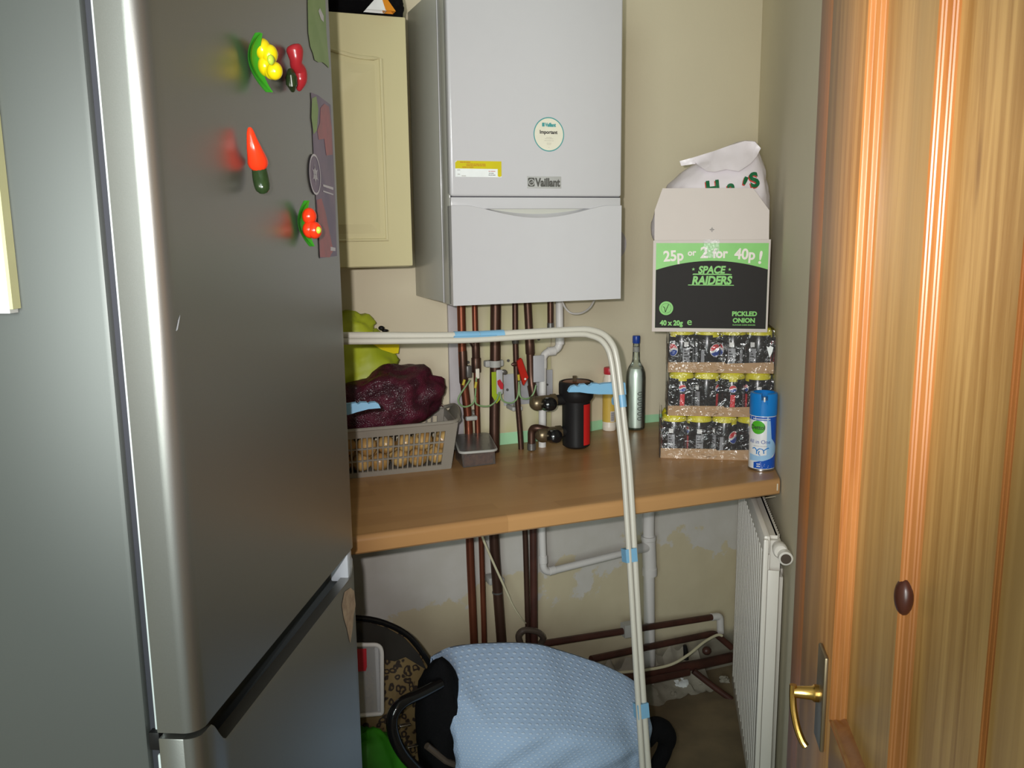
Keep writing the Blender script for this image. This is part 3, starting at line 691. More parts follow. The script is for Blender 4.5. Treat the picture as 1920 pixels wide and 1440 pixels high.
part('lettering', text_mb('Vaillant', .0262, (.1790, yb - .0006, 1.6085), bold=.0012, width=.81), 'badge_ink', bd)
em = MB().prism(rbox_poly(.1285, 1.6075, .1450, 1.6278, .003), yb - .0008, yb - .0001)
part('emblem', em, 'badge_ink', bd)
part('emblem_egg', disc((.1368, yb - .0011, 1.6172), .0078, 24, r_in=.0058), 'chrome', bd)
part('emblem_mark', MB().tube(bez([(.1335, yb - .0012, 1.6150), (.1368, yb - .0012, 1.6185), (.1392, yb - .0012, 1.6165), (.1405, yb - .0012, 1.6215)], 4), .0007, 6), 'chrome', bd)
ys = YF - .0004
sc = Vector((.1830, ys, 1.7278))
sk = part('round_sticker', disc(sc, .0390, 48), 'label_cream', bo, 'round cream notice sticker with a teal rim')
part('sticker_rim', disc(sc + Vector((0, -.0003, 0)), .0392, 48, r_in=.0368), 'teal', sk)
part('sticker_name', text_mb('Vaillant', .0112, (sc.x + .004, ys - .0004, sc.z + .0180), bold=.0007, width=.82), 'teal', sk)
part('sticker_emblem', MB().prism(rbox_poly(sc.x - .0175, sc.z + .0175, sc.x - .0110, sc.z + .0262, .0012), ys - .0005, ys - .0003), 'teal', sk)
part('sticker_heading', text_mb('Important', .0112, (sc.x - .001, ys - .0004, sc.z + .0015), bold=.0004, width=1.0), 'ink', sk)
for k, (w_, z_) in enumerate(((.040, -.0075), (.050, -.0105), (.052, -.0150), (.038, -.0205), (.034, -.0235), (.016, -.0305))):
    part('fine_print', text_mb('uuuuu uuu uuuuuu uuuu'[:int(w_ / .0026)], .0030, (sc.x, ys - .0004, sc.z + z_), width=w_ / .038 * .62), 'ink_grey', sk)
lb = part('warning_label', MB().prism([(-.050, 1.628), (.0625, 1.628), (.0625, 1.6640), (-.046, 1.6640), (-.050, 1.660)], ys, YF), 'paper', bo, 'white service label with a yellow band')
part('yellow_band', MB().add([(-.0500, ys - .0003, 1.6465), (.0530, ys - .0003, 1.6465), (.0530, ys - .0003, 1.6300), (.0580, ys - .0003, 1.6285), (.0625, ys - .0003, 1.6305), (.0625, ys - .0003, 1.6640), (-.0450, ys - .0003, 1.6640), (-.0500, ys - .0003, 1.6595)], [tuple(range(8))]), 'label_yellow', lb)
for k, (t_, z_, x_, w_, m_) in enumerate((('uuuuu uuu uuuuuuu', 1.6600, -.026, .42, 'label_red'), ('uuuuu uuuuu uuu uuuuu uuu uuuuuu', 1.6560, .000, .42, 'label_red'), ('uuuuuu uuu uuuuuu uuuu uuu uuuuu', 1.6525, .000, .42, 'label_red'), ('uuuuuuu uu uuuuuuu', 1.6490, -.020, .42, 'label_red'),
                                          ('uuu uuuuuuu', 1.6405, .0385, .42, 'label_red'), ('uuu uuuuu', 1.6360, .0370, .42, 'ink'), ('uuuu uuu uuuuuu', 1.6320, .0385, .36, 'ink'), ('uuuuu', 1.6425, -.042, .4, 'ink_grey'), ('uuuu', 1.6330, -.042, .4, 'ink_grey'), ('uuuuuuu', 1.6295, -.030, .4, 'ink_grey'))):
    part('fine_print', text_mb(t_, .0034, (x_, ys - .0006, z_), width=w_ * 2.2 if m_ != 'ink' else w_ * 2, bold=.0001), m_, lb)

# ================================================================ along the wall: board, pipes, fittings
tr = thing('cover_strip', 'greyish white vertical cover strip left of the copper pipes', 'trim', WALL, (.044, 0, .9)); 
part('strip', MB().box((.0256, -.0005, .902), (.0640, -.013, 1.36), .002), 'lilac', tr)
pb = thing('pipe_board', 'patchy yellowish board on the wall behind the copper pipes', 'board', WALL, (.2, 0, .94))
part('board', MB().box((.0655, -.0005, .937), (.333, -.008, 1.40), .001), 'board', pb)
for c_ in ((0.0413,-0.009,1.147), (0.0816,-0.009,1.147), (0.2006,-0.009,1.144), (0.2943,-0.009,1.2)):
    part('screw', MB().tube([(c_[0] + .0, -.0075, c_[2]), (c_[0], -.0105, c_[2])], .0042, 12), 'solder', pb)
pp = thing('wall_plate', 'flat grey plate screwed on behind the pipes', 'plate', WALL, (.17, -.008, 1.02))
a_, b_ = (0.1852,-0.01,1.106), (0.2643,-0.01,1.015)
part('plate', MB().box((a_[0], -.0082, a_[2]), (b_[0], -.0105, b_[2]), .001), 'plate', pp)
part('screw', MB().tube([((0.1957,-0.0105,1.061)[0], -.010, (0.1957,-0.0105,1.061)[2]), ((0.1957,-0.0105,1.061)[0], -.013, (0.1957,-0.0105,1.061)[2])], .0038, 12), 'solder', pp)
pp = thing('wall_plate', 'second grey plate half hidden by the white overflow pipe', 'plate', WALL, (.30, .0, 1.03))
a_, b_ = (0.3025,-0,1.11), (0.3408,-0,1.026)
part('plate', MB().box((.285, -.0081, b_[2]), (b_[0] - .004, -.0115, a_[2]), .002), 'plate', pp)
part('screw', MB().tube([((0.3191,-0.0115,1.067)[0], -.011, (0.3191,-0.0115,1.067)[2]), ((0.3191,-0.0115,1.067)[0], -.014, (0.3191,-0.0115,1.067)[2])], .003, 12), 'solder', pp)
solo('shadow_disc', 'round grey disc standing for a shadow on the wall right of the boiler', 'disc', MB().tube([(.572, .0848, 1.462), (.572, .077, 1.462)], .049, 32), 'lilac', WALL, (.572, .08, 1.462))  # shadow beside the boiler built as a grey disc

PT = .07
def pipe(label, pts, r, m, base):
    t_ = thing('copper_pipe', label, 'pipe', WALL, base, 'copper pipes under the boiler')
    part('pipe', MB().tube(pts, r, 16), m, t_); return t_
def coupling(par, p0, p1, r, m='cu2', name='coupling'):
    p0 = Vector(p0); p1 = Vector(p1); d_ = (p1 - p0)
    return part(name, MB().tube([p0, p0 + d_ * .04, p0 + d_ * .96, p1], [r * .93, r, r, r * .93], 18), m, par)
# A, far left, wide
A = pipe('wide bright copper pipe, leftmost in the row under the boiler', fillet([(.0440, -PT, 1.345), (.0448, -PT, 1.13), (.0600, -PT, .985), (.0545, -PT, .84), (.0548, -PT, .62), (.0625, -PT, .30), (.0630, -PT, .012)], .05), .0110, 'cu1', (.045, -.07, .012))
coupling(A, (.0452, -PT, 1.19), (.0470, -PT, 1.10), .0117, 'cu2')
part('earth_clamp', MB().box((.050, -.092, 1.150), (.064, -.074, 1.118), .002), 'solder', A)
part('pipe_clip', MB().box((.048, -.050, .998), (.080, -.086, 1.010), .003), 'clip_grey', A)
# B
B = pipe('thin bright copper pipe, second from the left under the boiler', fillet([(.0820, -PT, 1.345), (.0834, -PT, 1.12), (.0840, -PT, .98), (.0893, -PT, .62), (.0925, -PT, .35), (.0930, -PT, .012)], .05), .0076, 'cu1', (.083, -.07, .012))
coupling(B, (.0828, -PT, 1.225), (.0833, -PT, 1.16), .0108, 'cu2', 'valve_body')
part('branch', MB().tube([(.0832, -PT, 1.195), (.072, -PT, 1.212), (.066, -PT, 1.222)], [.009, .008, .006], 12), 'cu2', B)
coupling(B, (.0833, -PT, 1.168), (.0834, -PT, 1.128), .0128, 'cu2', 'compression_nut')
part('earth_tag', MB().box((.0775, -.0845, 1.140), (.0885, -.080, 1.112), .003), 'tag_white', B)
part('bright_screw', MB().box((.0795, -.0850, 1.166), (.0808, -.0825, 1.138)), 'steel', B)
part('pipe_clip', MB().box((.0765, -.012, .999), (.0965, -.062, 1.014), .004), 'clip_grey', B)
# C
Cp = pipe('thickest tarnished copper pipe, third from the left under the boiler', fillet([(.1432, -PT, 1.345), (.1376, -PT, 1.12), (.1336, -PT, .97), (.1268, -PT, .64), (.1450, -PT, .335), (.152, -PT, .2), (.152, -PT, .012)], .06), .0142, 'cu2', (.14, -.07, .012))
coupling(Cp, (.1424, -PT, 1.345), (.1424, -PT, 1.245), .0116, 'cu2', 'upper_pipe')
part('pipe_clip', MB().lathe([(.0145, -.009), (.0165, -.009), (.0165, .009), (.0145, .009)], 24, Matrix.Translation((.1378, -PT, 1.148))).box((.110, -.052, 1.139), (.164, -.072, 1.157), .004), 'clip_grey', Cp)
gt = part('lime_tag', MB().add([(.1215, -.0870, 1.128), (.1475, -.0870, 1.128), (.1475, -.0870, 1.052), (.135, -.0870, 1.040), (.1215, -.0870, 1.062)], [(0, 1, 2, 3, 4)]), 'lime', Cp)
tg = part('clamp_tag', MB().box((.1335, -.094, 1.134), (.1520, -.0875, 1.066), .003), 'plate', Cp)
part('red_patch', MB().add([(.1350, -.0945, 1.104), (.1430, -.0945, 1.108), (.1525, -.0945, 1.094), (.1515, -.0945, 1.080), (.1445, -.0945, 1.080), (.1360, -.0945, 1.094)], [tuple(range(6))]), 'red_cap', tg)
part('wing_screw', MB().ball((.158, -.088, 1.126), (.009, .004, .007), 14, Matrix.Rotation(.4, 3, 'Y')), 'solder', Cp)
coupling(Cp, (.1350, -.070, .4885), (.1352, -.070, .4835), .0150, 'solder', 'joint')
part('pipe_clip', MB().box((.118, -.010, .500), (.146, -.05, .522), .004).box((.152, -.010, .500), (.166, -.05, .516), .004), 'clip_grey', Cp)
# D
Dp = pipe('thin tarnished copper pipe, fourth from the left, behind the red tag', fillet([(.1990, -PT, 1.345), (.1983, -PT, 1.206), (.2027, -PT, 1.041), (.2112, -PT, .934), (.2229, -PT, .634), (.2285, -PT, .339), (.230, -PT, .012)], .05), .0077, 'cu2', (.2, -.07, .012))
coupling(Dp, (.1984, -PT, 1.238), (.1988, -PT, 1.200), .0096, 'solder')
part('wing_screw', MB().ball((.190, -.086, 1.145), (.011, .004, .006), 14), 'cu2', Dp)
part('pipe_clip', MB().box((.191, -.010, 1.008), (.201, -.062, 1.020), .003).box((.212, -.010, 1.008), (.222, -.062, 1.020), .003), 'clip_grey', Dp)
rt_ = part('red_tag', MB().prism([(.1935, 1.155), (.2040, 1.163), (.2060, 1.160), (.2250, 1.108), (.2110, 1.086), (.2090, 1.090), (.1950, 1.140)], -.098, -.090), 'red_plastic', Dp)
part('tag_eyelet', MB().tube([(.2155, -.0985, 1.104), (.2155, -.0965, 1.104)], .003, 12), 'tag_white', rt_)
# E with bend into the filter
E_ = pipe('wide tarnished copper pipe, fifth from the left, bending into the black filter', fillet([(.2339, -PT, 1.345), (.2424, -PT, 1.174), (.2448, -PT, 1.09), (.2465, -.085, 1.045), (.2500, -.112, 1.022), (.2560, -.12, 1.034), (.2800, -.12, 1.043)], .03), .0108, 'cu2', (.24, -.07, 1.02))
coupling(E_, (.2400, -PT, 1.222), (.2424, -PT, 1.168), .0128, 'cu2')
coupling(E_, (.2450, -PT, 1.080), (.2462, -.082, 1.048), .0120, 'cu2')
part('white_tag', MB().box((.2455, -.086, 1.165), (.2790, -.082, 1.090), .004), 'plate', E_)
# E lower stub
E2 = pipe('short copper elbow rising from the worktop into the filter', fillet([(.2320, -.10, .9025), (.2320, -.10, .963), (.2440, -.115, .968), (.2900, -.12, .952)], .016), .0108, 'cu2', (.232, -.1, .9))
coupling(E2, (.2320, -.10, .903), (.2320, -.10, .922), .0122, 'solder')
E3 = pipe('dark copper pipe below the worktop, rightmost of the five', [(.2478, -PT, .861), (.2478, -PT, .64), (.2471, -PT, .335), (.247, -PT, .012)], .0112, 'cu3', (.247, -.07, .012))
Fp = pipe('short capped copper pipe, sixth under the boiler', [(.3042, -PT, 1.345), (.3042, -PT, 1.236)], .0086, 'cu2', (.304, -.07, 1.236))
coupling(Fp, (.3042, -PT, 1.252), (.3042, -PT, 1.230), .0094, 'solder', 'end_cap')

# earth bonding wire
ew = thing('earth_wire', 'green earth wire looping from pipe to pipe above the worktop', 'wire', WALL, (.14, -.09, 1.04))
def loop(P, r=.0023): return MB().tube(bez(P, 8), r, 8)
part('wire', loop([(0.0582,-0.09,1.112), (0.0451,-0.092,1.095), (0.0243,-0.094,1.067), (0.0254,-0.094,1.05), (0.0418,-0.094,1.04), (0.0631,-0.094,1.047), (0.0711,-0.094,1.068), (0.0779,-0.086,1.116)]), 'green_wire', ew)
part('wire', loop([(0.0739,-0.09,1.063), (0.0744,-0.092,1.045), (0.095,-0.094,1.037), (0.115,-0.094,1.038), (0.1308,-0.098,1.052), (0.1396,-0.096,1.073)]), 'green_wire', ew)
part('wire', loop([(0.1435,-0.094,1.073), (0.1455,-0.096,1.054), (0.161,-0.096,1.042), (0.1814,-0.096,1.042), (0.1957,-0.092,1.058), (0.2001,-0.09,1.097)]), 'green_wire', ew)
part('wire', loop([(0.2024,-0.088,1.089), (0.2021,-0.092,1.057), (0.2154,-0.094,1.048), (0.2322,-0.092,1.05), (0.2435,-0.092,1.063), (0.2509,-0.09,1.083)]), 'green_wire', ew)
for a_, b_ in (((0.0419,-0.094,1.114), (0.0364,-0.096,1.1)), ((0.0756,-0.092,1.105), (0.0712,-0.095,1.089)), ((0.1972,-0.094,1.117), (0.1994,-0.092,1.101))):
    part('sleeve', MB().tube([a_, b_], .0036, 10), 'yellow', ew)

# white overflow pipe
G = thing('overflow_pipe', 'white plastic overflow pipe with two bends beside the filter', 'pipe', WALL, (.3, -.06, .52))
gp = [(.3312, -PT, 1.345), (.3330, -PT, 1.174), (.2800, -PT, 1.170), (.2778, -PT, .93), (.2750, -PT, .64), (.2790, -PT, .5215), (.560, -.02, .521)]
part('pipe', MB().tube(fillet(gp, .028, 8), .0108, 18), 'white_plastic', G)
coupling(G, (.3326, -PT, 1.212), (.3329, -PT, 1.190), .0128, 'white_plastic'); coupling(G, (.318, -PT, 1.1725), (.296, -PT, 1.1715), .0128, 'white_plastic')
coupling(G, (.2797, -PT, 1.150), (.2793, -PT, 1.125), .0128, 'white_plastic'); coupling(G, (.2782, -PT, .552), (.2776, -PT, .575), .0128, 'white_plastic'); coupling(G, (.297, -.0655, .5218), (.318, -.062, .522), .0128, 'white_plastic')
S_ = thing('waste_pipe', 'fat grey plastic waste pipe standing below the worktop', 'pipe', WALL, (.69, .04, .04))
part('pipe', MB().tube([(.6885, .036, .861), (.6900, .036, .57), (.7010, .036, .1), (.7015, .036, .012)], .0182, 24), 'white_plastic', S_)
part('tee_socket', MB().tube([(0.6898,0.036,0.5411), (0.6901,0.036,0.5286), (0.6901,0.036,0.5268), (0.6956,0.036,0.4344), (0.6957,0.036,0.4326), (0.6961,0.036,0.409)], [.0240, .0240, .0222, .0222, .0240, .0240], 24), 'white_plastic', S_)
part('tee_branch', MB().tube([(.6935, .036, .505), (.640, .016, .512), (.606, .004, .515)], [.016, .015, .0135], 16), 'white_plastic', S_)
part('lower_socket', MB().tube([(0.6987,0.036,0.1508), (0.6992,0.036,0.1244), (0.6998,0.036,0.0905), (0.7003,0.036,0.0639)], [.0205, .0205, .019, .014], 20), 'white_plastic', S_)

# low pipes
def low(label, pts, r, m='cu3', grp='low pipes near the floor'):
    t_ = thing('heating_pipe', label, 'pipe', WALL, pts[0], grp); part('pipe', MB().tube(fillet(pts, .02, 5), r, 14), m, t_); return t_
h1 = low('brown pipe along the wall, topmost of the low pipes', [(0.252,-0.07,0.2974), (0.2906,-0.06,0.2955), (0.9471,0.045,0.2157)], .0105)
part('white_elbow', MB().tube(fillet([(0.9428,0.045,0.2165), (0.9768,0.045,0.2142), (0.9811,0.045,0.1537)], .012, 5), .0125, 16), 'white_plastic', h1)
part('clip', MB().box((0.5724,-0.03,0.2848), (0.6065,-0,0.2437)), 'clip_grey', h1)
h2 = low('brown pipe along the wall, second of the low pipes', [(0.4442,-0.05,0.2089), (0.7349,0.02,0.1699), (0.961,0.05,0.1533), (1.021,0.035,0.0962)], .0108)
h3 = low('thick brown pipe just above the rubble', [(0.4931,-0.07,0.1364), (0.6495,-0.04,0.1159), (0.8669,-0,0.0817), (1.019,0.03,0.0639)], .0165)
h4 = low('brown pipe below the thick one, near the floor', [(0.488,-0.08,0.116), (0.6381,-0.06,0.1027), (0.8066,-0.03,0.0823)], .0125)
h5 = low('brown pipe slanting across the floor to the radiator', [(0.8269,-0.03,0.0819), (0.8737,-0.06,0.0402), (0.9298,-0.1,-0.0057)], .010)
solo('rubber_hose', 'off white hose rising from the low pipes to the corner', 'hose', MB().tube(bez([(0.5059,-0.08,0.1653), (0.6248,-0.075,0.1491), (0.7165,-0.07,0.1461), (0.7919,-0.05,0.1544), (0.8717,-0.02,0.1695), (0.9347,-0,0.173), (0.9559,0,0.1671)], 8), .0045, 10), 'cable', WALL, (0.6248,-0.075,0.1491))
st_ = thing('stop_valve', 'small dark stop valve fitting above the thick pipe', 'valve', WALL, (0.8141,0,0.1376))
part('valve_body', MB().tube([(0.8168,-0,0.1107), (0.8162,0,0.1334), (0.8115,-0,0.1606)], [.009, .008, .006], 12), 'black', st_)
part('valve_knob', MB().ball((0.9036,0.01,0.1192), (.016, .014, .014), 14), 'cu3', st_)
random.seed(5)
RUB = [(0.7435,0.0121,0.012), (0.8101,0.0178,0.014), (0.8761,-0.0019,0.012), (0.9663,-0.0052,0.014), (0.7622,-0.0137,0.01)]
LAB = ['plaster crumb on the floor, leftmost under the thick pipe', 'whitest lump of plaster on the floor under the thick pipe', 'pale plaster lump left of the slanting floor pipe', 'plaster lump right of the slanting pipe, by the radiator', 'small grey plaster crumb in front of the whitest lump']
for k in range(5):
    q = RUB[k]; r_ = (.022, .030, .016, .018, .014)[k]
    solo('plaster_lump', LAB[k], 'rubble', lump((q[0], q[1], r_ * .5), (r_, r_ * .8, r_ * .6), .45, 2.4, k * 3.1, 14, 9, flat=.0005), 'paper' if k == 1 else 'rubble', WALL, (q[0], q[1], 0), 'plaster rubble on the floor')
solo('plaster_ridge', 'ridge of broken plaster along the foot of the wall', 'rubble', MB().grid(lambda a, b: Vector((.35 + .56 * a, wall_y(.35 + .56 * a) - .001 - .15 * b * (.8 + .3 * noise.noise(Vector((a * 9, 0, 3)))), max(.0008, (.10 + .05 * noise.noise(Vector((a * 14, b * 3, 1)))) * (1 - b) ** 1.4 + .012 * noise.noise(Vector((a * 40, b * 12, 5)))))), 60, 12), 'rubble', WALL, (.7, .03, 0))
solo('boiler_cable', 'thin white cable looping below the right end of the boiler', 'cable', MB().tube(bez([(0.314,-0.12,1.322), (0.329,-0.115,1.296), (0.3507,-0.11,1.28), (0.3848,-0.1,1.278), (0.421,-0.08,1.29), (0.4477,-0.06,1.313)], 8), .0028, 8), 'white_plastic', WALL, (0.3507,-0.11,1.28))
solo('hanging_cable', 'off white cable slanting across the pipes below the worktop', 'cable', MB().tube(bez([(0.0767,-0.11,0.684), (0.0858,-0.105,0.6563), (0.1133,-0.1,0.5895), (0.1388,-0.098,0.5293), (0.173,-0.095,0.45), (0.1997,-0.093,0.4038), (0.2329,-0.06,0.3636)], 8), [.0034] * 30 + [.0018] * 19, 8), 'cable', WALL, (0.1381,-0.1,0.5302))
solo('rag_ring', 'dark rag ring round the foot of the two right pipes', 'ring', MB().tube(bez([(0.1912,-0.1,0.3329), (0.1845,-0.105,0.3594), (0.1983,-0.108,0.3745), (0.224,-0.11,0.3707), (0.2465,-0.108,0.359), (0.2632,-0.1,0.3357), (0.2606,-0.09,0.315)], 6), .009, 10), 'cap_dark', WALL, (0.2279,-0.1,0.344))

# magnetic filter
ft = thing('system_filter', 'black cylindrical filter with a red stripe, on the worktop', 'filter', WALL, (.360, -.12, .905))
Xf = Matrix.Translation((.360, -.12, 0))
part('body', MB().lathe([(.0, .903), (.030, .9035), (.0385, .910), (.0395, .925), (.0395, 1.035), (.0405, 1.040)], 40, Xf), 'black', ft)
part('head', MB().lathe([(.0405, 1.036), (.0475, 1.046), (.0490, 1.060), (.0490, 1.084), (.0475, 1.090), (.0420, 1.092), (.0410, 1.086), (.012, 1.085)], 40, Xf), 'black', ft)
part('cap_disc', MB().lathe([(.0405, 1.0885), (.036, 1.0905), (.0, 1.0905)], 32, Xf), 'cu1', ft)
part('bleed_nut', MB().tube([(.356, -.118, 1.086), (.356, -.118, 1.106)], .0065, 6), 'brass', ft)
part('red_stripe', MB().lathe([(.0400, .915), (.0400, 1.030)], 10, Xf, -pi / 2 + .10, -pi / 2 + .82), 'red', ft)
for zc, yz, xo in ((1.042, 0, -.020), (.951, 0, -.004)):
    vb = part('valve_body', MB().ball((.262 + xo, -.12, zc - .004), (.023, .021, .021), 18).tube([(.245 + xo, -.118, zc), (.305 + xo, -.12, zc)], .0165, 16), 'brass', ft)
    part('valve_cap', MB().lathe([(.0, .032), (.011, .031), (.0182, .025), (.0198, .010), (.0190, -.006)], 24, Matrix.Translation((.284 + xo, -.138, zc - .006)) @ Matrix.Rotation(radians(78), 4, 'X')), 'black_gloss', vb)
    part('union_nut', MB().tube([(.298 + xo, -.12, zc), (.300 + xo, -.12, zc), (.316 + xo, -.12, zc), (.318 + xo, -.12, zc)], [.0165, .0185, .0185, .0165], 6), 'brass', ft)
    part('inlet', MB().tube([(.314 + xo, -.12, zc), (.342, -.12, zc)], .0150, 16), 'black', ft)

# ---------------------------------------------------------------- radiator on the right wall
ra = thing('radiator', 'white ribbed radiator on the right wall under the worktop end', 'radiator', RWALL, (-.03, -.7, .125))
ya, yb_ = -.372, -.982; nr = 17
pts = [(-.046, ya)]
for k in range(nr):
    y_ = ya + (yb_ - ya) * k / nr; dy = (yb_ - ya) / nr
    pts += [(-.0525, y_ + dy * .12), (-.0600, y_ + dy * .30), (-.0600, y_ + dy * .74), (-.0525, y_ + dy * .92)]
pts += [(-.0525, yb_), (-.046, yb_)]
part('front_panel', MB().prism(pts, .160, .772, 'z'), 'rad', ra, smooth=0)
part('top_rail', MB().box((-.0600, ya, .772), (-.0455, yb_, .816), .004), 'rad', ra)
part('bottom_rail', MB().box((-.0600, ya, .122), (-.0455, yb_, .162), .004), 'rad', ra)
part('end_bead', MB().box((-.0615, yb_ + .004, .122), (-.0500, yb_ - .010, .810), .003), 'rad', ra)
gr = MB().box((-.044, ya, .800), (-.026, yb_ + .03, .808))
nt_ = 34
zz = [(-.026, ya)] 
for k in range(nt_): zz += [(-.0195, ya + (yb_ + .03 - ya) * (k + .3) / nt_), (-.026, ya + (yb_ + .03 - ya) * (k + .9) / nt_)]
zz += [(-.030, yb_ + .03), (-.030, ya)]
gr.prism(zz, .800, .808, 'z')
part('top_grille', gr, 'rad', ra, smooth=0)
part('convector', MB().box((-.0455, ya, .14), (-.0195, yb_ + .02, .799)), 'rad', ra)
part('back_panel', MB().box((-.0185, ya, .125), (-.006, yb_ + .05, .70), .003), 'rad', ra)
part('end_plate', MB().box((-.0495, yb_ - .006, .126), (-.0245, yb_ - .0095, .738), .001), 'rad', ra)
vp = Vector((-0.03,-0.9586,0.8001)); vp.y = -1.0
VM = Matrix.Translation((-.0250, -.990, .788)) @ Matrix.Rotation(radians(90), 4, 'X')
part('vent_collar', MB().lathe([(.0, -.026), (.012, -.026), (.0150, -.018), (.0165, -.004), (.0165, .010), (.0140, .014)], 28, VM), 'rad', ra)
VK = Matrix.Translation((-.0165, -.990, .780)) @ Matrix.Rotation(radians(90), 4, 'X')
vk = part('vent_plug', MB().lathe([(.0115, .010), (.0158, .014), (.0158, .034), (.0130, .036)], 28, VK), 'rad', ra)
part('plug_face', MB().lathe([(.0135, .0345), (.011, .0365), (.0, .037)], 28, VK), 'cap_dark', vk)
part('wall_bracket', MB().box((-.010, -.5, .3), (-.0005, -.53, .7)), 'rad', ra)
part('wall_bracket', MB().box((-.010, -.85, .3), (-.0005, -.88, .7)), 'rad', ra)

# ================================================================ cans in their trays
def globe(r, zc):
    """round emblem: white disc, red upper and blue lower wave, bent round the can"""
    wv = lambda x: .22 * r * sin(x / r * 2.6 + .4)
    out = []
    d_ = subdiv(disc((0, 0, zc), r, 28), 2); out.append(d_)
    def half(sign, off, rr):
        xs = [rr * .985 * (-1 + 2 * k / 18) for k in range(19)]
        mb = MB(); vs = []
        for x in xs:
            e = math.sqrt(max(0, rr * rr - x * x)) * sign
            w = wv(x) + off * sign
            w = max(-abs(e), min(abs(e), w))
            vs += [(x, -.0003, zc + w), (x, -.0003, zc + (w + e) / 2), (x, -.0003, zc + e)]
        fs = []
        for k in range(18):
            for j in range(2): fs.append((k * 3 + j, k * 3 + j + 1, (k + 1) * 3 + j + 1, (k + 1) * 3 + j))
        return mb.add(vs, fs)
    out.append(half(1, .16 * r, r * .93)); out.append(half(-1, .18 * r, r * .93))
    return out
CAN_R, CAN_H = .0322, .113
def make_can(big):
    t_ = bpy.data.objects.new('drink_can', None); COL.objects.link(t_); CTX[t_.name] = Vector((0, 0, 0))
    R = CAN_R
    part('can_body', MB().lathe([(.022, .003), (.025, 0), (.0275, .002), (R, .010), (R, CAN_H - .011), (.0275, CAN_H - .003)], 36), 'can', t_)
    part('can_lid', MB().lathe([(.0275, CAN_H - .003), (.0278, CAN_H), (.0262, CAN_H), (.0255, CAN_H - .004), (0, CAN_H - .004)], 36), 'alu', t_)
    rg = MB().lathe([(R + .0005, CAN_H - .0165), (R + .0007, CAN_H - .0105), (.0290, CAN_H - .002), (.0280, CAN_H + .0004)], 36)
    for c_ in (0, pi):
        tb = subdiv(rect(-.0105, CAN_H - .0225, .0105, CAN_H - .0155, 0, 6, 1), 0); cyl_wrap(tb, R, .0007)
        if c_: tb.map(lambda p: (-p.x, -p.y, p.z))
        rg.add(tb.v, tb.f)
    part('yellow_ring', rg, 'can_yellow', t_)
    for c_ in (0, pi):
        rot = (lambda p: (-p.x, -p.y, p.z)) if c_ else (lambda p: p)
        g_ = globe(.0172 if big else .0098, .056 if big else .0715)
        e0 = part('emblem', cyl_wrap(g_[0], R, .0005).map(rot), 'can_white', t_)
        part('emblem_red', cyl_wrap(g_[1], R, .0007).map(rot), 'can_red', e0); part('emblem_blue', cyl_wrap(g_[2], R, .0007).map(rot), 'can_blue', e0)
        if not big:
            part('red_strip', cyl_wrap(MB().grid(lambda a, b: Vector((-.0068 + .0120 * a + .001 * b, 0, .012 + .044 * b)), 6, 2), R, .0005).map(rot), 'can_red', t_)
        else:
            part('pale_strip', cyl_wrap(rect(-.040, .014, -.031, .058, 0, 4, 1), R, .0005).map(rot), 'can_grey', t_)
        fx = cyl_wrap(rect(.030, .014, .049, .062, 0, 8, 1), R, .0005).map(rot)
        pf = part('facts_panel', fx, 'can_grey', t_)
        ln = MB()
        for k in range(6): q = rect(.033, .018 + k * .007, .046 - .004 * (k % 3), .0205 + k * .007, 0, 6, 1); ln.add(q.v, q.f)
        part('facts_print', cyl_wrap(ln, R, .0008).map(rot), 'can', pf)
        part('barcode_patch', cyl_wrap(rect(.033, .066, .045, .078, 0, 5, 1), R, .0005).map(rot), 'can_white', t_)
    return t_
CANS = [make_can(False), make_can(True)]; used = [False, False]
trays = [(0.0, .900, 'bottom'), (.0165, 1.0165, 'middle'), (.0155, 1.1330, 'top')]
ANG = {'bottom': [(0, 95), (0, 110), (1, 48), (0, 8)], 'middle': [(0, 4), (0, 58), (0, 0), (0, 112)], 'top': [(1, 130), (1, 40), (1, 100), (0, 75)]}
ORD = ['first', 'second', 'third', 'fourth']
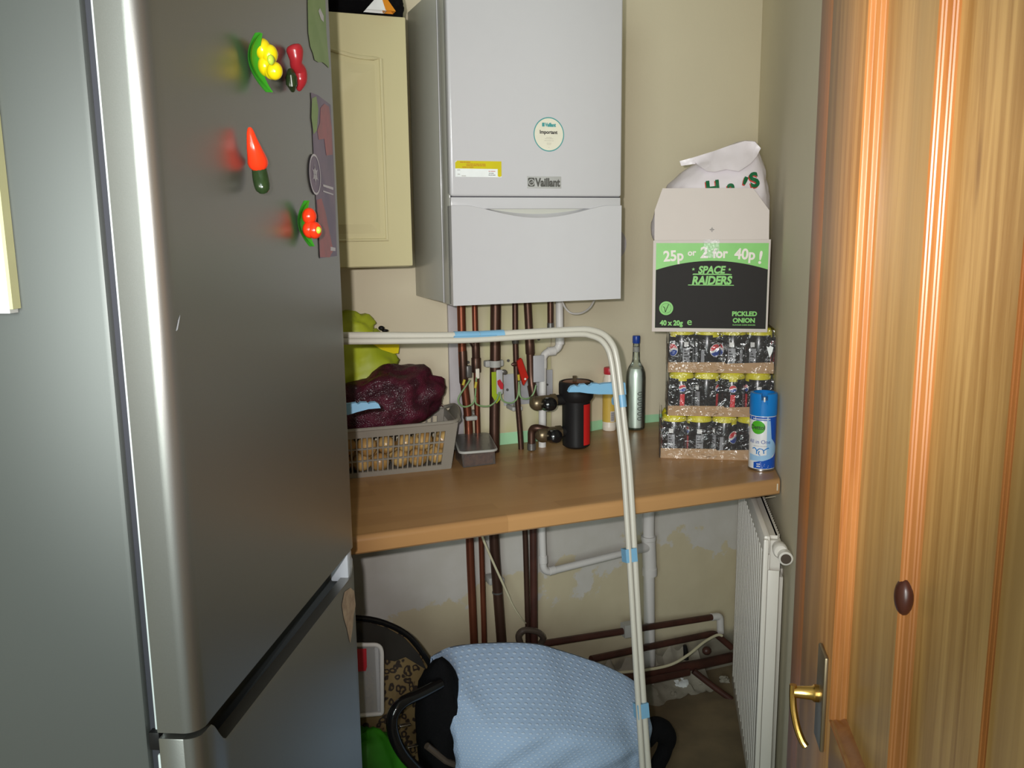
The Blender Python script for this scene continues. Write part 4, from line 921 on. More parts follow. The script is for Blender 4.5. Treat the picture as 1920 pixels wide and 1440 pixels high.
for x0, z0, nm in trays:
    ty = thing('can_tray', {'bottom': 'cardboard tray of black cans in clear film, bottom of the stack', 'middle': 'cardboard tray of black cans in clear film, middle of the stack', 'top': 'cardboard tray of black cans in clear film, just under the printed box'}[nm], 'tray', TRAY, (x0 + .132, .19, z0), 'film wrapped trays of cans')
    L_, Dp_ = .264, .386
    part('tray_base', MB().box((x0, 0, z0), (x0 + L_, Dp_, z0 + .002)), 'card', ty)
    h_ = .0268
    fm = MB().prism([(x0, z0), (x0 + L_, z0), (x0 + L_, z0 + h_ + .003), (x0 + L_ * .55, z0 + h_ - .002), (x0 + L_ * .54, z0 + h_ + .0015), (x0, z0 + h_)], -.0022, 0)
    part('tray_front', fm, 'card', ty)
    part('tray_side', MB().box((x0 - .0022, -.0022, z0), (x0, Dp_, z0 + h_)), 'card', ty)
    part('tray_side', MB().box((x0 + L_, -.0022, z0), (x0 + L_ + .0022, Dp_, z0 + h_)), 'card', ty)
    part('tray_back', MB().box((x0, Dp_, z0), (x0 + L_, Dp_ + .0022, z0 + h_)), 'card', ty)
    fz = MB()
    def film(a, b):
        # runs round the front corners: left side, front, right side
        per = .20 + L_ + .012 + .20; d_ = a * per; z = z0 + .001 + (.1135) * b
        wob = .0022 * noise.noise(Vector((a * 22, b * 5, z0 * 9))) + .0012 * noise.noise(Vector((a * 60, b * 14, z0 * 4)))
        if d_ < .20: return Vector((x0 - .0058 + wob, .20 - d_ - .006, z))
        if d_ < .20 + L_ + .012: return Vector((x0 - .006 + (d_ - .20), -.0068 + wob, z))
        return Vector((x0 + L_ + .003 + wob*.3, d_ - (.20 + L_ + .012) - .006, z))
    fz.grid(film, 120, 14); part('shrink_film', fz, 'film', ty, smooth=70)
    for row in range(2):
        for k in range(4):
            kind, ang = ANG[nm][k]
            if row: ang = (ang * 7 + 50 * k) % 360
            o = CANS[kind] if not used[kind] else copy_tree(CANS[kind]); used[kind] = True
            o.location = TRAY.world((x0 + .033 + .066 * k, .033 + .0655 * row, z0 + .0022)); o.rotation_euler = (0, 0, TRAY.rz + radians(ang))
            setp(o, 'black can with yellow ring, %s from left, %s row of the %s tray' % (ORD[k], 'front' if not row else 'second', nm), 'can', 'cans in the %s tray' % nm)
tg_ = [(0.2606,-0.011,1.206), (0.266,-0.011,1.203), (0.2698,-0.011,1.207), (0.2779,-0.011,1.203), (0.2757,-0.011,1.191), (0.2697,-0.011,1.176), (0.2667,-0.011,1.185)]
solo('torn_label', 'small torn white label hanging at the right end of the top can tray', 'label', MB().prism([(p[0], p[2]) for p in tg_], -.0115, -.0105), 'paper', TRAY, tg_[0])

# ---------------------------------------------------------------- printed carton on top
BX0, BX1, BZ0, BZ1, BY0, BY1 = -.0309, .2612, 1.2418, 1.4766, -.014, .290
bx = thing('snack_box', 'white cardboard box with black and green print, on top of the can trays', 'box', TRAY, (.115, .14, BZ0))
part('front_wall', MB().box((BX0, BY0, BZ0), (BX1, BY0 + .004, BZ1), .001), 'white_card', bx)
part('side_wall', MB().box((BX0, BY0 + .004, BZ0), (BX0 + .004, BY1, BZ1)), 'white_card', bx)
part('side_wall', MB().box((BX1 - .004, BY0 + .004, BZ0), (BX1, BY1, BZ1)), 'white_card', bx)
part('back_wall', MB().box((BX0 + .004, BY1 - .004, BZ0), (BX1 - .004, BY1, BZ1)), 'white_card', bx)
part('base', MB().box((BX0 + .004, BY0 + .004, BZ0 + .0068), (BX1 - .004, BY1 - .004, BZ0 + .0105)), 'in_card', bx)
fl_ = [(BX0 + .003, BZ1), (BX0 + .0025, 1.553), (-.0095, 1.6077), (.2140, 1.6042), (.2555, 1.5485), (.2562, BZ1)]
mfl = MB().prism(fl_, BY0 + .0002, BY0 + .004).map(lambda p: (p.x, p.y + .12 * max(0, p.z - BZ1), p.z))
ff = part('raised_flap', mfl, 'white_card', bx)
q = Vector((.1158, BY0 - .0006 + .12 * (1.5022 - BZ1), 1.5022))
part('register_mark', disc(q, .0036, 20, r_in=.0029), 'ink', ff)
part('register_cross', MB().box(q + Vector((-.0062, -.0001, -.0004)), q + Vector((.0062, .0001, .0004))).box(q + Vector((-.0004, -.0001, -.0062)), q + Vector((.0004, .0001, .0062))), 'ink', ff)
y1 = BY0 - .0006
gp_ = part('green_panel', MB().add([(-.0232, y1, 1.2520), (.2563, y1, 1.2505), (.2563, y1, 1.4675), (-.0232, y1, 1.4700)], [(0, 1, 2, 3)]), 'print_green', bx)
ar = [(-.0230 + .2791 * k / 30, 1.4015 + .0225 * (1 - ((k / 30 - .5) * 2) ** 2)) for k in range(31)]
kp = part('black_panel', MB().add([(-.0230, y1 - .0004, 1.2522), (.2561, y1 - .0004, 1.2507)] + [(x, y1 - .0004, z) for x, z in ar[::-1]], [tuple(range(33))]), 'print_black', bx)
yt = y1 - .0009
def ptext(name, s, px, size, m, par, bold=.0, width=1.0, shear=0.0, arc=0.0, rot=0.0):
    X = Vector((cos(rot), 0, sin(rot))); Y = Vector((-sin(rot), 0, cos(rot)))
    part(name, text_mb(s, size, (px[0], yt, px[2]), X=X, Y=Y, bold=bold, width=width, shear=shear, arc=arc), m, par)
ptext('price_lettering', '25p', (0.0216,-0.015,1.425), .0370, 'print_white', gp_, .0011, .92, rot=.06)
ptext('price_lettering', 'or', (0.0669,-0.015,1.438), .0215, 'print_white', gp_, .0007, 1.0, rot=.03)
ptext('price_lettering', '2', (0.0977,-0.015,1.432), .0385, 'print_white', gp_, .0011)
ptext('price_lettering', 'for', (0.1375,-0.015,1.432), .0330, 'print_white', gp_, .0011, .92)
ptext('price_lettering', '40p', (0.1982,-0.015,1.428), .0370, 'print_white', gp_, .0011, .92, rot=-.05)
ptext('price_lettering', '!', (0.2352,-0.015,1.417), .0440, 'print_white', gp_, .0011, rot=-.12)
ptext('name_lettering', 'SPACE', (0.1167,-0.015,1.393), .0250, 'print_green', kp, .0010, .93, shear=.18)
ptext('name_lettering', 'RAIDERS', (0.1174,-0.015,1.365), .0285, 'print_green', kp, .0013, .90, shear=.18)
def bar(x0, y0, x1, y1_, par, m='print_green', name='rule'):
    a = None
def quad(pts, m, par, name):
    part(name, MB().add([(p[0], yt, p[2]) for p in pts], [tuple(range(len(pts)))]), m, par)
quad([(0.0694,-0.015,1.389), (0.1679,-0.015,1.388), (0.1678,-0.015,1.39), (0.1585,-0.015,1.391), (0.072,-0.015,1.392)], 'print_green', kp, 'rule')
quad([(0.0593,-0.015,1.362), (0.174,-0.015,1.361), (0.174,-0.015,1.363), (0.0592,-0.015,1.364)], 'print_green', kp, 'rule')
for sx in (1301, 1368):
    c_ = {1301: (0.0717,-0.015,1.403), 1368: (0.1622,-0.015,1.402)}[sx]
    sv = [(c_[0] + (.0045 if k % 2 == 0 else .0016) * cos(k * pi / 5 + pi / 2), yt, c_[2] + (.0045 if k % 2 == 0 else .0016) * sin(k * pi / 5 + pi / 2)) for k in range(10)]
    part('star', MB().add(sv, [tuple(range(10))]), 'print_green', kp)
ptext('flavour_lettering', 'PICKLED', (0.2024,-0.015,1.284), .0158, 'print_green', kp, .0007, 1.02)
ptext('flavour_lettering', 'ONION', (0.2016,-0.015,1.267), .0158, 'print_green', kp, .0007, 1.02)
ptext('small_lettering', 'FLAVOUR CORN SNACKS', (0.2019,-0.015,1.259), .0048, 'print_green', kp, .0001, 1.02)
ptext('weight_lettering', '40 x 20g', (0.0188,-0.015,1.259), .0178, 'print_green', kp, .0008, .93)
ptext('weight_lettering', 'e', (0.065,-0.015,1.26), .0265, 'print_green', kp, .0002, 1.05)
vb = (0.005,-0.015,1.303)
vg = part('round_badge', disc((vb[0], yt, vb[2]), .0178, 36), 'print_green', kp)
part('badge_ring', disc((vb[0], yt - .0003, vb[2]), .0128, 36, r_in=.0122), 'print_black', vg)
part('badge_letter', MB().tube(bez([(vb[0] - .008, yt - .0004, vb[2] + .004), (vb[0] - .004, yt - .0004, vb[2] + .001), (vb[0] - .002, yt - .0004, vb[2] - .010), (vb[0] + .001, yt - .0004, vb[2] - .002), (vb[0] + .006, yt - .0004, vb[2] + .010)], 4), .0008, 6), 'print_black', vg)
part('tape', MB().box((.0955, y1 - .0016, 1.432), (.1350, y1 - .0012, 1.4772)).box((.0955, y1 - .0016, 1.4768), (.1350, BY0 + .006, 1.4774)), film_material('clear_tape', haze=.10, rough=.12, bump=.25, bscale=160), bx)

# white carrier bag stuffed in the box
cbg = thing('carrier_bag', 'white plastic carrier bag with green letters, stuffed in the printed box', 'bag', TRAY, (.115, .14, 1.26))
LV = [(1.255, .0, .23, .02, .26), (1.36, -.018, .245, .012, .27), (1.46, -.024, .250, .008, .27), (1.485, -.0345, .262, .006, .27), (1.52, -.0360, .266, .004, .265), (1.555, -.028, .268, .006, .26), (1.585, -.016, .268, .012, .25), (1.624, .004, .262, .026, .235), (1.655, .040, .256, .045, .215), (1.685, .090, .246, .065, .195), (1.71, .135, .238, .085, .175), (1.728, .180, .230, .105, .155)]
def bagp(a, b):
    z = LV[0][0] + (LV[-1][0] - LV[0][0]) * b
    for i in range(len(LV) - 1):
        if LV[i][0] <= z <= LV[i + 1][0] + 1e-9: break
    t = (z - LV[i][0]) / (LV[i + 1][0] - LV[i][0]); q = [LV[i][j] * (1 - t) + LV[i + 1][j] * t for j in range(1, 5)]
    cx, cy = (q[0] + q[1]) / 2, (q[2] + q[3]) / 2; rx, ry = (q[1] - q[0]) / 2, (q[3] - q[2]) / 2
    th_ = 2 * pi * a; c, s = cos(th_), sin(th_)
    x = math.copysign(abs(c) ** .75, c); y = math.copysign(abs(s) ** .75, s)
    f = 1 + (.085 * noise.fractal(Vector((c * 2.2 + 4, s * 2.2, z * 14)), 1, 2, 4) if z > 1.48 else -.01)
    return Vector((cx + rx * x * min(f, 1.02), cy + ry * y * f, z))
bgm = MB(); bgm.grid(bagp, 72, 44, closed_u=True); tp = len(bgm.v); bgm.add([(.205, .13, 1.733)], [])
bgm.f += [(44 * 72 + i, 44 * 72 + (i + 1) % 72, tp) for i in range(72)]
part('bag_body', bgm, 'bag_white', cbg, smooth=60)
bv = BVHTree.FromPolygons([tuple(v) for v in bgm.v], bgm.f)
def onto(mb, off=.0012):
    def fn(p):
        h = bv.ray_cast(Vector((p.x, -.5, p.z)), Vector((0, 1, 0)))
        return (p.x, (h[0].y if h[0] else .02) - off - .0 * p.y, p.z)
    return mb.map(fn)
hs = [(0.0335,0.03,1.679), (0.0668,0.03,1.687), (0.1196,0.03,1.702), (0.1623,0.04,1.716), (0.1972,0.05,1.725), (0.222,0.06,1.723), (0.2372,0.06,1.706), (0.2275,0.05,1.686), (0.2108,0.035,1.667), (0.1808,0.03,1.647), (0.1498,0.025,1.653), (0.1206,0.022,1.647), (0.1019,0.02,1.649), (0.0937,0.02,1.657), (0.1135,0.025,1.673), (0.0739,0.03,1.671), (0.0378,0.03,1.667)]
def sheet(pts, m, par, name, th=.004, off=.018):
    base = subdiv(MB().add([(p[0], 0, p[2]) for p in pts], [tuple(range(len(pts)))]), 3)
    def fr(p):
        h = bv.ray_cast(Vector((p.x, -.5, p.z)), Vector((0, 1, 0)))
        y = h[0].y if h[0] else .09
        return (p.x, min(y, .085) - off + .004 * noise.noise(Vector((p.x * 40, 1, p.z * 60))), p.z)
    base.map(fr); n = len(base.v)
    base.add([v + Vector((0, th, 0)) for v in base.v], [f[::-1] for f in list(base.f)])
    part(name, base, m, par, smooth=60)
sheet(hs, 'bag_white', cbg, 'bag_handle')
def letter(s, px, size, rot, bold=.0022, w=1.0):
    X = Vector((cos(rot), 0, sin(rot))); Y = Vector((-sin(rot), 0, cos(rot)))
    mr = onto(subdiv(text_mb(s, size, (px[0] - .0022, 0, px[2] - .003), X=X, Y=Y, bold=bold, width=w), 2), .0012)
    part('letter_shadow', mr, 'bag_red', cbg, smooth=0)
    mg_ = onto(subdiv(text_mb(s, size, (px[0], 0, px[2]), X=X, Y=Y, bold=bold, width=w), 2), .0020)
    part('letter', mg_, 'bag_green', cbg, smooth=0)
letter('H', (0.1189,0.01,1.589), .052, .10, w=.95); letter('a', (0.1649,0.01,1.593), .050, .12, w=.9); letter("'", (0.186,0.01,1.59), .062, -.35); letter('S', (0.2258,0.01,1.61), .050, .25)

# ---------------------------------------------------------------- spray can, bottles
SPF = Frame((.634, 2.163, 0), -.22)
sp = thing('spray_can', 'white and blue disinfectant spray can at the right end of the worktop', 'spray can', SPF, (0, 0, .9))
R = .0325
part('can_body', MB().lathe([(.030, .9005), (.0318, .902), (R, .906), (R, 1.040), (.0300, 1.047)], 40), 'sp_white', sp)
part('base_rim', MB().lathe([(.0315, .9003), (.0330, .9015), (.0330, .9055), (.0322, .9065)], 40), 'alu', sp)
cpm = MB().lathe([(.0335, 1.042), (.0340, 1.046), (.0338, 1.092), (.0325, 1.098), (.026, 1.099)], 40, None, -pi / 2 + .24, 2 * pi - pi / 2 - .24 + .0)
part('spray_cap', cpm, 'sp_blue', sp)
part('cap_core', MB().lathe([(.0290, 1.042), (.0290, 1.082), (.020, 1.084), (0, 1.084)], 32), 'sp_blue', sp)
cf = subdiv(MB().add([(-.009, 0, 1.042), (.009, 0, 1.042), (.009, 0, 1.070), (.004, 0, 1.077), (-.004, 0, 1.077), (-.009, 0, 1.070)], [tuple(range(6))]), 2)
part('cap_front', cyl_wrap(cf, .0335, .0), 'sp_blue', sp)
part('nozzle', MB().box((-.0022, -.031, 1.078), (.0022, -.022, 1.090), .001), 'sp_white', sp)
def wrapped(name, pts, m, par, off=.0004, cut=4):
    part(name, cyl_wrap(subdiv(MB().add([(x, 0, z) for x, z in pts], [tuple(range(len(pts)))]), cut), R, off), m, par, smooth=60)
wrapped('pale_gradient', [(.010, .930), (.045, .950), (.045, 1.040), (.008, 1.040), (.016, .99)], 'sp_pale', sp)
wrapped('blue_area', [(.022, .985), (.045, .960), (.045, 1.040), (.016, 1.040)], 'sp_dark', sp, .0006)
wrapped('blue_base', [(-.022, .9075), (.045, .9075), (.045, .950), (.028, .936), (.008, .928), (-.008, .927), (-.022, .923)], 'sp_dark', sp, .0006)
wrapped('pale_swirl', [(-.036, .926), (.0, .9275), (.022, .934), (.034, .948), (.030, .956), (.014, .944), (-.01, .940), (-.036, .944)], 'sp_pale', sp, .0008)
wrapped('top_band', [(-.045, 1.031), (.030, 1.031), (.030, 1.040), (-.045, 1.040)], 'sp_dark', sp, .0008)
part('top_lettering', cyl_wrap(subdiv(text_mb('uuuuuuuuuuuuuuu', .0065, (-.006, 0, 1.0335), bold=.0002, width=.9), 1), R, .0011), 'sp_white', sp, smooth=0)
wrapped('green_blob', [(-.014 + .0182 * cos(k * 2 * pi / 24), 1.0135 + .0172 * sin(k * 2 * pi / 24)) for k in range(24)], 'sp_green', sp, .0008)
part('brand_lettering', cyl_wrap(subdiv(text_mb('Dettol', .0150, (-.0145, 0, 1.0085), bold=.0003, width=.92), 1), R, .0012), 'ink', sp, smooth=0)
part('all_in_one_lettering', cyl_wrap(subdiv(text_mb('All in One', .0140, (-.009, 0, .9720), bold=.0, width=.95), 1), R, .0008), 'can_blue', sp, smooth=0)
part('small_lettering', cyl_wrap(subdiv(text_mb('uuuuuuu uuu uuuuu', .0048, (-.006, 0, .9645), width=.9), 1), R, .0008), 'can_grey', sp, smooth=0)
for P in ([(-.026, .958), (-.020, .960), (-.015, .954), (-.015, .945)], [(-.015, .952), (-.008, .959), (.001, .956), (.003, .947)], [(.003, .955), (.010, .960), (.015, .961)], [(-.008, .953), (-.010, .946), (-.006, .942)]):
    part('squiggle', MB().tube([(sin(p.x / R) * (R + .0006), -cos(p.x / R) * (R + .0006), p.z) for p in bez([(x, 0, z) for x, z in P], 5)], .0013, 6), 'sp_blue', sp)
part('white_mark', cyl_wrap(subdiv(text_mb('uuu\nuuu', .0060, (-.014, 0, .9180), bold=.0002, align='LEFT'), 1), R, .0010), 'sp_white', sp, smooth=0)

BTF = Frame((.3775, 2.628, 0), -.20)
bt = thing('glass_bottle', 'clear glass bottle with a blue screw cap beside the can trays', 'bottle', BTF, (0, 0, .9))
prof = [(.024, .9005), (.0285, .904), (.0290, .912), (.0290, 1.062), (.0275, 1.078), (.0220, 1.094), (.0140, 1.106), (.0112, 1.116), (.0100, 1.150), (.0098, 1.178)]
gm_ = film_material('bottle_glass', (.93, .97, .94), haze=.03, rough=.05, bump=.05)
part('glass', MB().lathe(prof, 40), gm_, bt)
part('liquid', MB().lathe([(0, .907), (.0255, .908), (.0265, .914), (.0265, 1.062), (.0250, 1.078), (.0200, 1.090), (.0, 1.0905)], 36), mat('flash_glare_liquid', (236, 242, 236), rough=.42, metal=.55, var=.01), bt)  # half-metal white liquid stands in for the flash glare inside the bottle
part('neck_band', MB().lathe([(.0106, 1.140), (.0104, 1.156)], 28), film_material('neck_wrap', (.75, .75, .72), haze=.3, rough=.2), bt)
part('screw_cap', MB().lathe([(.0108, 1.166), (.0116, 1.168), (.0116, 1.186), (.0105, 1.189), (0, 1.189)], 24), 'cap_blue', bt)
sq = []
for k in range(6):
    z = 1.020 - k * .0155
    sq.append(MB().tube([(sin(x / .0292) * .0296, -cos(x / .0292) * .0296, zz_) for x, zz_ in [(p.x, p.z) for p in bez([(.022, 0, z), (.012, 0, z - .001), (.008, 0, z - .005), (.013, 0, z - .009), (.020, 0, z - .008)], 4)]], .0009, 6))
for q in sq: part('script_mark', q, 'ink', bt)
part('back_label', MB().lathe([(.0268, .935), (.0268, 1.075)], 24, None, pi / 2 - 1.2, pi / 2 + 1.2), 'bottle_label', bt)

PWF = Frame((.2965, 2.6185, 0), .05)
pw = thing('powder_bottle', 'small cream plastic bottle with a red cap, behind the filter', 'bottle', PWF, (0, 0, .9))
part('bottle_body', MB().lathe([(.019, .9005), (.0208, .903), (.0213, .912), (.0213, .9135), (.0207, .915), (.0207, 1.050), (.0195, 1.062), (.0165, 1.068), (.0165, 1.076)], 32), 'powder', pw)
part('red_cap', MB().lathe([(.0172, 1.074), (.0180, 1.076), (.0180, 1.091), (.0165, 1.0945), (0, 1.0945)], 28), 'red_cap', pw)
part('wrap_label', MB().lathe([(.0211, .928), (.0211, 1.035)], 32), 'powder_y', pw)
bc = rect(.000, .930, .0145, .962, 0, 6, 1); b0 = part('barcode_patch', cyl_wrap(bc, .0211, .0003), 'white_card', pw)
bl = MB()
for k in range(9): q = rect(.0015, .933 + k * .0030, .0130, .9347 + k * .0030, 0, 5, 1); bl.add(q.v, q.f)
part('barcode', cyl_wrap(bl, .0211, .0006), 'barcode', b0)

# ---------------------------------------------------------------- basket of onions
bk_ = thing('basket', 'grey slatted plastic basket of onions beside the fridge on the worktop', 'basket', WALL, (-.19, -.11, .9))
B_ = [(-.385, -.170), (-.031, -.184), (-.010, -.040), (-.385, -.030)]      # bottom corners
T_ = [(-.400, -.204), (-.020, -.216), (.006, -.022), (-.400, -.014)]
zb_, zt_ = .9005, 1.028
def side(i, j, nb, margin, nm):
    b0, b1, t0, t1 = (Vector((*B_[i], zb_)), Vector((*B_[j], zb_)), Vector((*T_[i], zt_)), Vector((*T_[j], zt_)))
    P = lambda a, b: b0.lerp(b1, a).lerp(t0.lerp(t1, a), b)
    nrm = (b1 - b0).cross(t0 - b0).normalized() * .0022
    mb = MB()
    def slab(a0, a1, c0, c1):
        q = [P(a0, c0), P(a1, c0), P(a1, c1), P(a0, c1)]
        mb.add([p - nrm for p in q] + [p + nrm for p in q], [(0, 1, 2, 3), (7, 6, 5, 4), (0, 4, 5, 1), (1, 5, 6, 2), (2, 6, 7, 3), (3, 7, 4, 0)])
    slab(0, 1, 0, .10); slab(0, 1, .84, 1); slab(0, margin, .09, .85); slab(1 - margin, 1, .09, .85)
    for k in range(nb):
        a = margin + (1 - 2 * margin) * (k + 1) / (nb + 1); w = (1 - 2 * margin) / (nb + 1) * .13; slab(a - w, a + w, .09, .85)
    for c in (.345, .60): slab(margin, 1 - margin, c - .013, c + .013)
    part(nm, mb, 'basket', bk_, smooth=0)
side(0, 1, 23, .075, 'front_side'); side(1, 2, 11, .09, 'end_side'); side(2, 3, 23, .05, 'back_side'); side(3, 0, 11, .09, 'end_side')
rp = [Vector((*T_[0], zt_ + .001)), Vector((*T_[1], zt_ + .001)), Vector((.004, -.16, zt_ + .010)), Vector((.012, -.12, zt_ + .020)), Vector((.016, -.075, zt_ + .018)), Vector((*T_[2], zt_ + .001)), Vector((*T_[3], zt_ + .001))]
part('rim', MB().tube(fillet([rp[0]] + rp[1:] + [rp[0]], .022, 5), .0048, 10), 'basket', bk_)
part('handle_flap', MB().grid(lambda a, b: Vector((-.018 + .026 * a + .012 * b, -.205 + .17 * a, zt_ - .010 + (.012 + .026 * sin(pi * a)) * b)), 16, 4), 'basket', bk_)
part('floor_panel', MB().add([(*p, .9035) for p in B_] + [(*p, .9012) for p in B_], [(0, 1, 2, 3), (4, 7, 6, 5), (0, 4, 5, 1), (1, 5, 6, 2), (2, 6, 7, 3), (3, 7, 4, 0)]), 'basket', bk_)
on = bpy.data.objects.new('onion', None); COL.objects.link(on); CTX[on.name] = Vector((0, 0, 0))
part('bulb', MB().lathe([(.002, -.0225), (.011, -.0215), (.021, -.014), (.0255, -.002), (.0245, .008), (.0185, .0165), (.009, .0215), (.004, .0250)], 22), 'onion', on)
part('stem', MB().tube([(0, 0, .022), (.001, 0, .029), (.003, .001, .034)], [.0042, .0030, .0012], 8), 'stem', on)
first = True; ORD8 = ['first', 'second', 'third', 'fourth', 'fifth', 'sixth', 'seventh']
random.seed(11)
for row, (yy, zz_, n_, xo, lab) in enumerate(((-.148, .9285, 7, -.058, 'bottom row behind the basket front'), (-.158, .9740, 7, -.046, 'upper row behind the basket front'), (-.108, .9480, 6, -.072, 'row further back in the basket'))):
    for k in range(n_):
        o = on if first else copy_tree(on); first = False
        o.location = WALL.world((xo - .0485 * k + random.uniform(-.003, .003), yy + random.uniform(-.003, .003) + .002 * k, zz_ + random.uniform(-.003, .003)))
        o.rotation_euler = (random.uniform(-1.2, 1.2), random.uniform(-1.2, 1.2), random.uniform(0, 6)); s_ = random.uniform(.93, 1.07); o.scale = (s_, s_, s_)
        setp(o, 'brown onion, %s from the right in the %s' % (ORD8[k], lab), 'onion', 'onions in the grey basket')
nb_ = thing('net_bag', 'dark red net bag of onions lying on the full basket', 'net bag', WALL, (-.18, -.11, 1.0))
def netp(a, b):
    th_ = 2 * pi * a; ph = pi * (b - .5); d_ = Vector((cos(th_) * cos(ph), sin(th_) * cos(ph), sin(ph)))
    k = 1 + .16 * noise.noise(d_ * 2.6 + Vector((3.1, .4, 2.2))) + .05 * noise.noise(d_ * 7 + Vector((1, 5, 2)))
    for c in ((.2, -1, .1), (-.5, -1, .25), (.8, -.7, .3), (-.1, -.7, .8), (.55, -.4, .8), (-.9, -.6, -.1), (.5, -1, -.4), (-.2, -1, -.5), (.1, .1, 1), (-.6, -.3, .7), (.95, -.3, .6)):
        k += .115 * math.exp(-((d_ - Vector(c).normalized()).length / .27) ** 2)
    k = min(k, 1.22) * .97
    x = d_.x * .150 * k - .178; y = d_.y * .084 * k - .112; z = d_.z * .090 * k + 1.070 + .020 * (x + .178) / .13
    if z < .998: z = .998 + (z - .998) * .08
    if z < 1.03: x = -.178 + (x + .178) * .98
    return Vector((x, y, z))
nm_ = MB(); nm_.grid(netp, 72, 44, closed_u=True); part('net_body', nm_, 'net', nb_, smooth=70)
tf = MB()
for k in range(6): tf.tube([(-.050, -.125, 1.088 - k * .004), (-.042, -.127, 1.089 - k * .005), (-.034 + .002 * (k % 3), -.128, 1.092 - k * .008)], [.003, .002, .0008], 6)
part('net_tuft', tf, 'net', nb_)
yb_g = thing('green_bag', 'lime green plastic bag slumped behind the red net bag', 'bag', WALL, (-.25, -.06, 1.05))
part('bag_body', lump((-.252, -.062, 1.158), (.112, .052, .098), .22, 1.7, 4.4, 56, 36), 'bag', yb_g, smooth=70)
part('bag_top', lump((-.272, -.056, 1.262), (.082, .044, .046), .25, 1.9, 9.2, 44, 26), 'bag', yb_g, smooth=70)
part('yellow_flap', MB().add([(-0.2194,-0.118,1.235), (-0.1372,-0.112,1.221), (-0.1408,-0.112,1.199), (-0.1538,-0.114,1.199), (-0.1844,-0.116,1.211), (-0.2062,-0.118,1.226), (-0.2156,-0.1,1.233), (-0.1342,-0.1,1.22), (-0.1378,-0.1,1.198), (-0.1505,-0.1,1.197), (-0.1807,-0.1,1.209), (-0.2023,-0.1,1.224)], [(0, 1, 2, 3, 4, 5), (11, 10, 9, 8, 7, 6), (0, 6, 7, 1), (1, 7, 8, 2), (2, 8, 9, 3), (3, 9, 10, 4), (4, 10, 11, 5), (5, 11, 6, 0)]), 'bag_y', yb_g)
part('knot', MB().ball((-0.1766,-0.085,1.263), (.008, .008, .006), 12).ball((-0.1671,-0.085,1.256), (.009, .006, .004), 12), 'black', yb_g)
part('scribble', MB().tube([(-0.1569,-0.117,1.173), (-0.1545,-0.117,1.162), (-0.1507,-0.117,1.151)], .0012, 6), 'ink', yb_g)

# tub
tb_ = thing('plastic_tub', 'small clear plastic tub of reddish food next to the basket', 'tub', WALL, (.035, -.17, .9))
b4 = [(.000, -.196), (.090, -.194), (.098, -.098), (.010, -.098)]; t4 = [(-.018, -.238), (.070, -.244), (.104, -.082), (.016, -.076)]
def frus(b, t, z0, z1, th):
    lo = MB(); bb_ = [Vector((*p, z0)) for p in b]; tt = [Vector((*p, z1)) for p in t]
    return lo.add(bb_ + tt, [(0, 1, 5, 4), (1, 2, 6, 5), (2, 3, 7, 6), (3, 0, 4, 7), (3, 2, 1, 0)])
part('tub_body', frus(b4, t4, .9010, .9535, 0), 'tub', tb_)
lidp = [(-.026, -.252), (.062, -.2725), (.110, -.078), (.022, -.064)]
part('lid', MB().prism(rbox_poly(-.049, -.092, .049, .092, .016), .9535, .9600, 'z').map(lambda p: (.0425 + p.x * .98 + p.y * .235, -.166 + p.y * 1.03 - p.x * .10, p.z)), 'tub', tb_)
part('lid_rim', MB().tube([(.0425 + x * .98 + y * .235, -.166 + y * 1.03 - x * .10, .9565) for x, y in rbox_poly(-.049, -.092, .049, .092, .016)], .0034, 8, closed=True), 'clip_grey', tb_)
def foodp(a, b):
    e = [(.004, -.192), (.086, -.190), (.094, -.102), (.014, -.102)]
    p = Vector((*e[0], 0)).lerp(Vector((*e[1], 0)), a).lerp(Vector((*e[3], 0)).lerp(Vector((*e[2], 0)), a), b)
    edge = min(a, b, 1 - a, 1 - b) < .02
    c_ = Vector((.049, -.147, 0)); k = 1.0 if edge else 1.02
    return c_ + (p - c_) * k + Vector((0, 0, .9035 if edge else .930 + .007 * noise.noise(Vector((a * 6, b * 6, 3))) + .004 * noise.noise(Vector((a * 19, b * 19, 1)))))
part('food', MB().grid(foodp, 40, 40), 'food', tb_, smooth=70)

# ================================================================ folded clothes airer leaning on the worktop
ai = thing('clothes_airer', 'folded white tubular clothes airer with pale blue clips leaning on the worktop', 'clothes airer', WALL, (-.1, -.80, 0))
def airtube(top, offs, r):
    P = top + [(.2365 - offs * .0, -.8165, .012)]
    return P
outer = [(-0.3627,-0.5466,1.302), (-0.2764,-0.5475,1.298), (-0.1869,-0.5485,1.293), (-0.1177,-0.5491,1.29), (-0.0704,-0.5495,1.288), (-0.0099,-0.5496,1.288), (0.0521,-0.5495,1.288), (0.1608,-0.5496,1.288), (0.1959,-0.5503,1.284), (0.224,-0.5527,1.272), (0.2419,-0.5574,1.249), (0.2486,-0.5631,1.22), (0.2516,-0.5721,1.175), (0.254,-0.591,1.08), (0.2568,-0.6076,0.9975), (0.2554,-0.6288,0.8917), (0.2457,-0.6919,0.5762), (0.241,-0.7431,0.32)]
inner = [(-0.365,-0.5567,1.292), (-0.279,-0.5575,1.288), (-0.19,-0.5583,1.284), (-0.121,-0.5589,1.281), (-0.0739,-0.5592,1.28), (-0.0137,-0.5591,1.28), (0.048,-0.559,1.28), (0.1561,-0.5594,1.279), (0.1857,-0.5602,1.274), (0.2097,-0.5625,1.263), (0.225,-0.5666,1.242), (0.2307,-0.5716,1.217), (0.2335,-0.5796,1.177), (0.2365,-0.5984,1.083), (0.2386,-0.6148,1.001), (0.2372,-0.6359,0.8961), (0.229,-0.6986,0.5826), (0.223,-0.7494,0.3285)]
